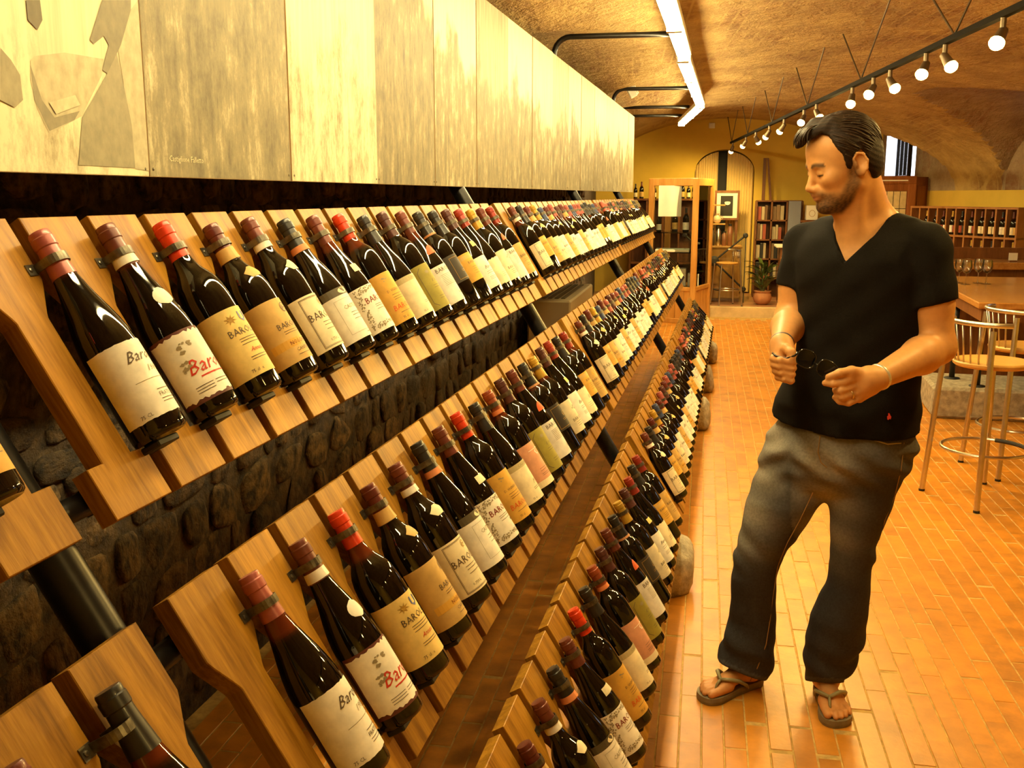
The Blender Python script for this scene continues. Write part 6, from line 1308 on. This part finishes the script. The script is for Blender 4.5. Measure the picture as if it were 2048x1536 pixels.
    OUT = [(-0.012, 0.0), (-0.006, 0.022), (0.02, 0.034), (0.08, 0.033), (0.13, 0.036), (0.18, 0.048), (0.215, 0.050), (0.243, 0.040), (0.254, 0.020), (0.252, -0.006), (0.240, -0.030), (0.215, -0.047), (0.17, -0.050), (0.12, -0.042), (0.07, -0.035), (0.02, -0.034), (-0.006, -0.022)]
    for _ in range(2):
        OUT = [q for i in range(len(OUT)) for q in ((OUT[i][0] * 0.75 + OUT[(i + 1) % len(OUT)][0] * 0.25, OUT[i][1] * 0.75 + OUT[(i + 1) % len(OUT)][1] * 0.25), (OUT[i][0] * 0.25 + OUT[(i + 1) % len(OUT)][0] * 0.75, OUT[i][1] * 0.25 + OUT[(i + 1) % len(OUT)][1] * 0.75))]
    for P, nm in ((PR, 'flip_flop'), (PLf, 'flip_flop')):
        lo = [P(t, s, -0.0215) - RL for t, s in OUT]; mid = [P(t * 1.004, s * 1.03, -0.012) - RL for t, s in OUT]; hi = [P(t, s, 0.001) - RL for t, s in OUT]; n = len(OUT)
        sole = MB().add(lo + mid + hi, [tuple(range(n))[::-1], tuple(range(2 * n, 3 * n))] + [(k * n + i, k * n + (i + 1) % n, (k + 1) * n + (i + 1) % n, (k + 1) * n + i) for k in (0, 1) for i in range(n)]).obj('flip_flop', M_sole, root)
        top = P(0.185, 0.018, 0.044) - RL
        MB().tube([P(0.207, 0.0185, 0.004) - RL, P(0.200, 0.0185, 0.030) - RL, top], 0.0042, 8).obj('toe_post', M_thong, sole, True)
        MB().tube([top, P(0.165, 0.040, 0.046) - RL, P(0.13, 0.047, 0.034) - RL, P(0.095, 0.042, 0.010) - RL, P(0.085, 0.038, -0.004) - RL], [0.0055, 0.0065, 0.0065, 0.006, 0.005], 8).obj('strap', M_thong, sole, True)
        MB().tube([top, P(0.165, -0.018, 0.052) - RL, P(0.14, -0.040, 0.038) - RL, P(0.11, -0.044, 0.014) - RL, P(0.10, -0.042, -0.004) - RL], [0.0055, 0.0065, 0.0065, 0.006, 0.005], 8).obj('strap', M_thong, sole, True)
    # ------------------------------------------------ bands and ring
    def bandring(c, d, r, h, m, name):
        d = d / np.linalg.norm(d); q = Vector(d).to_track_quat('Z', 'Y').to_matrix().to_4x4()
        b_ = MB(); n = 28
        vs = []
        for rr, zz in ((r, -h), (r + 0.0025, -h * 0.6), (r + 0.0025, h * 0.6), (r, h)): vs += [(rr * math.cos(2 * PI * k / n), rr * math.sin(2 * PI * k / n), zz) for k in range(n)]
        b_.add(vs, [(a * n + k, a * n + (k + 1) % n, (a + 1) * n + (k + 1) % n, (a + 1) * n + k) for a in range(3) for k in range(n)])
        return b_.obj(name, m, root, True, M=Matrix.Translation(Vector(c - RL)) @ q)
    dl2 = lwr - lel; bandring(lwr - dl2 / np.linalg.norm(dl2) * 0.012, dl2, 0.0335, 0.0055, mat('silver_band', (0.75, 0.68, 0.50), 0.3, 0.6), 'bracelet')
    dr2 = rwr - rel; bandring(rwr - dr2 / np.linalg.norm(dr2) * 0.010, dr2, 0.0305, 0.010, mat('dark_rubber_band', (0.06, 0.045, 0.04), 0.5), 'wristband')
    bandring(rf[0] * 0.55 + rf[1] * 0.45, rf[1] - rf[0], 0.0112, 0.002, mat('gold_ring', (0.8, 0.6, 0.3), 0.25, 1.0), 'ring')
    # ------------------------------------------------ sunglasses in his hands: a thing of its own
    c = J(1634, 728, 2.685); sg = thing('sunglasses', 'black rimmed sunglasses held in the man\'s two hands', 'sunglasses', tuple(c)); m_fr = mat('black_acetate', (0.01, 0.009, 0.008), 0.15); m_ln = mat('dark_lens', (0.003, 0.003, 0.005), 0.06, spec=0.35)
    def lens(pts, Y):
        P = [J(x, y, Y) - c for x, y in pts]; cc = sum(P) / len(P); dirc = tocam(c)
        r_ = MB().tube(P, 0.0022, 6, closed=True).obj('rim', m_fr, sg, True); n = len(P)
        MB().add([p for p in P] + [cc + dirc * 0.003], [(i, (i + 1) % n, n) for i in range(n)]).obj('lens', m_ln, sg, True)
    def ov(x0, y0, x1, y1, tilt, sk=0.0):
        cx, cy, a, b_ = (x0 + x1) / 2, (y0 + y1) / 2, (x1 - x0) / 2, (y1 - y0) / 2; o = []
        for k in range(24):
            t = 2 * PI * k / 24; u, v = math.copysign(abs(math.cos(t)) ** 0.75, math.cos(t)) * a, math.copysign(abs(math.sin(t)) ** 0.75, math.sin(t)) * b_
            o.append((cx + u * math.cos(tilt) - v * math.sin(tilt), cy + u * math.sin(tilt) + v * math.cos(tilt)))
        return o
    lens(ov(1594, 700, 1631, 735, 0.40), 2.700); lens(ov(1634, 722, 1675, 757, 0.55), 2.668)
    MB().tube([J(1627, 727, 2.697) - c, J(1633, 728, 2.688) - c, J(1639, 733, 2.674) - c], 0.0025, 8).obj('bridge', m_fr, sg, True)
    MB().tube([J(1596, 704, 2.703) - c, J(1590, 711, 2.706) - c, J(1572, 717, 2.712) - c, J(1552, 712, 2.718) - c, J(1545, 706, 2.735) - c], 0.0028, 8).obj('temple', m_fr, sg, True)
    MB().tube([J(1668, 752, 2.664) - c, J(1676, 759, 2.648) - c, J(1688, 758, 2.642) - c, J(1698, 758, 2.650) - c], 0.0028, 8).obj('temple', m_fr, sg, True)
build_man()
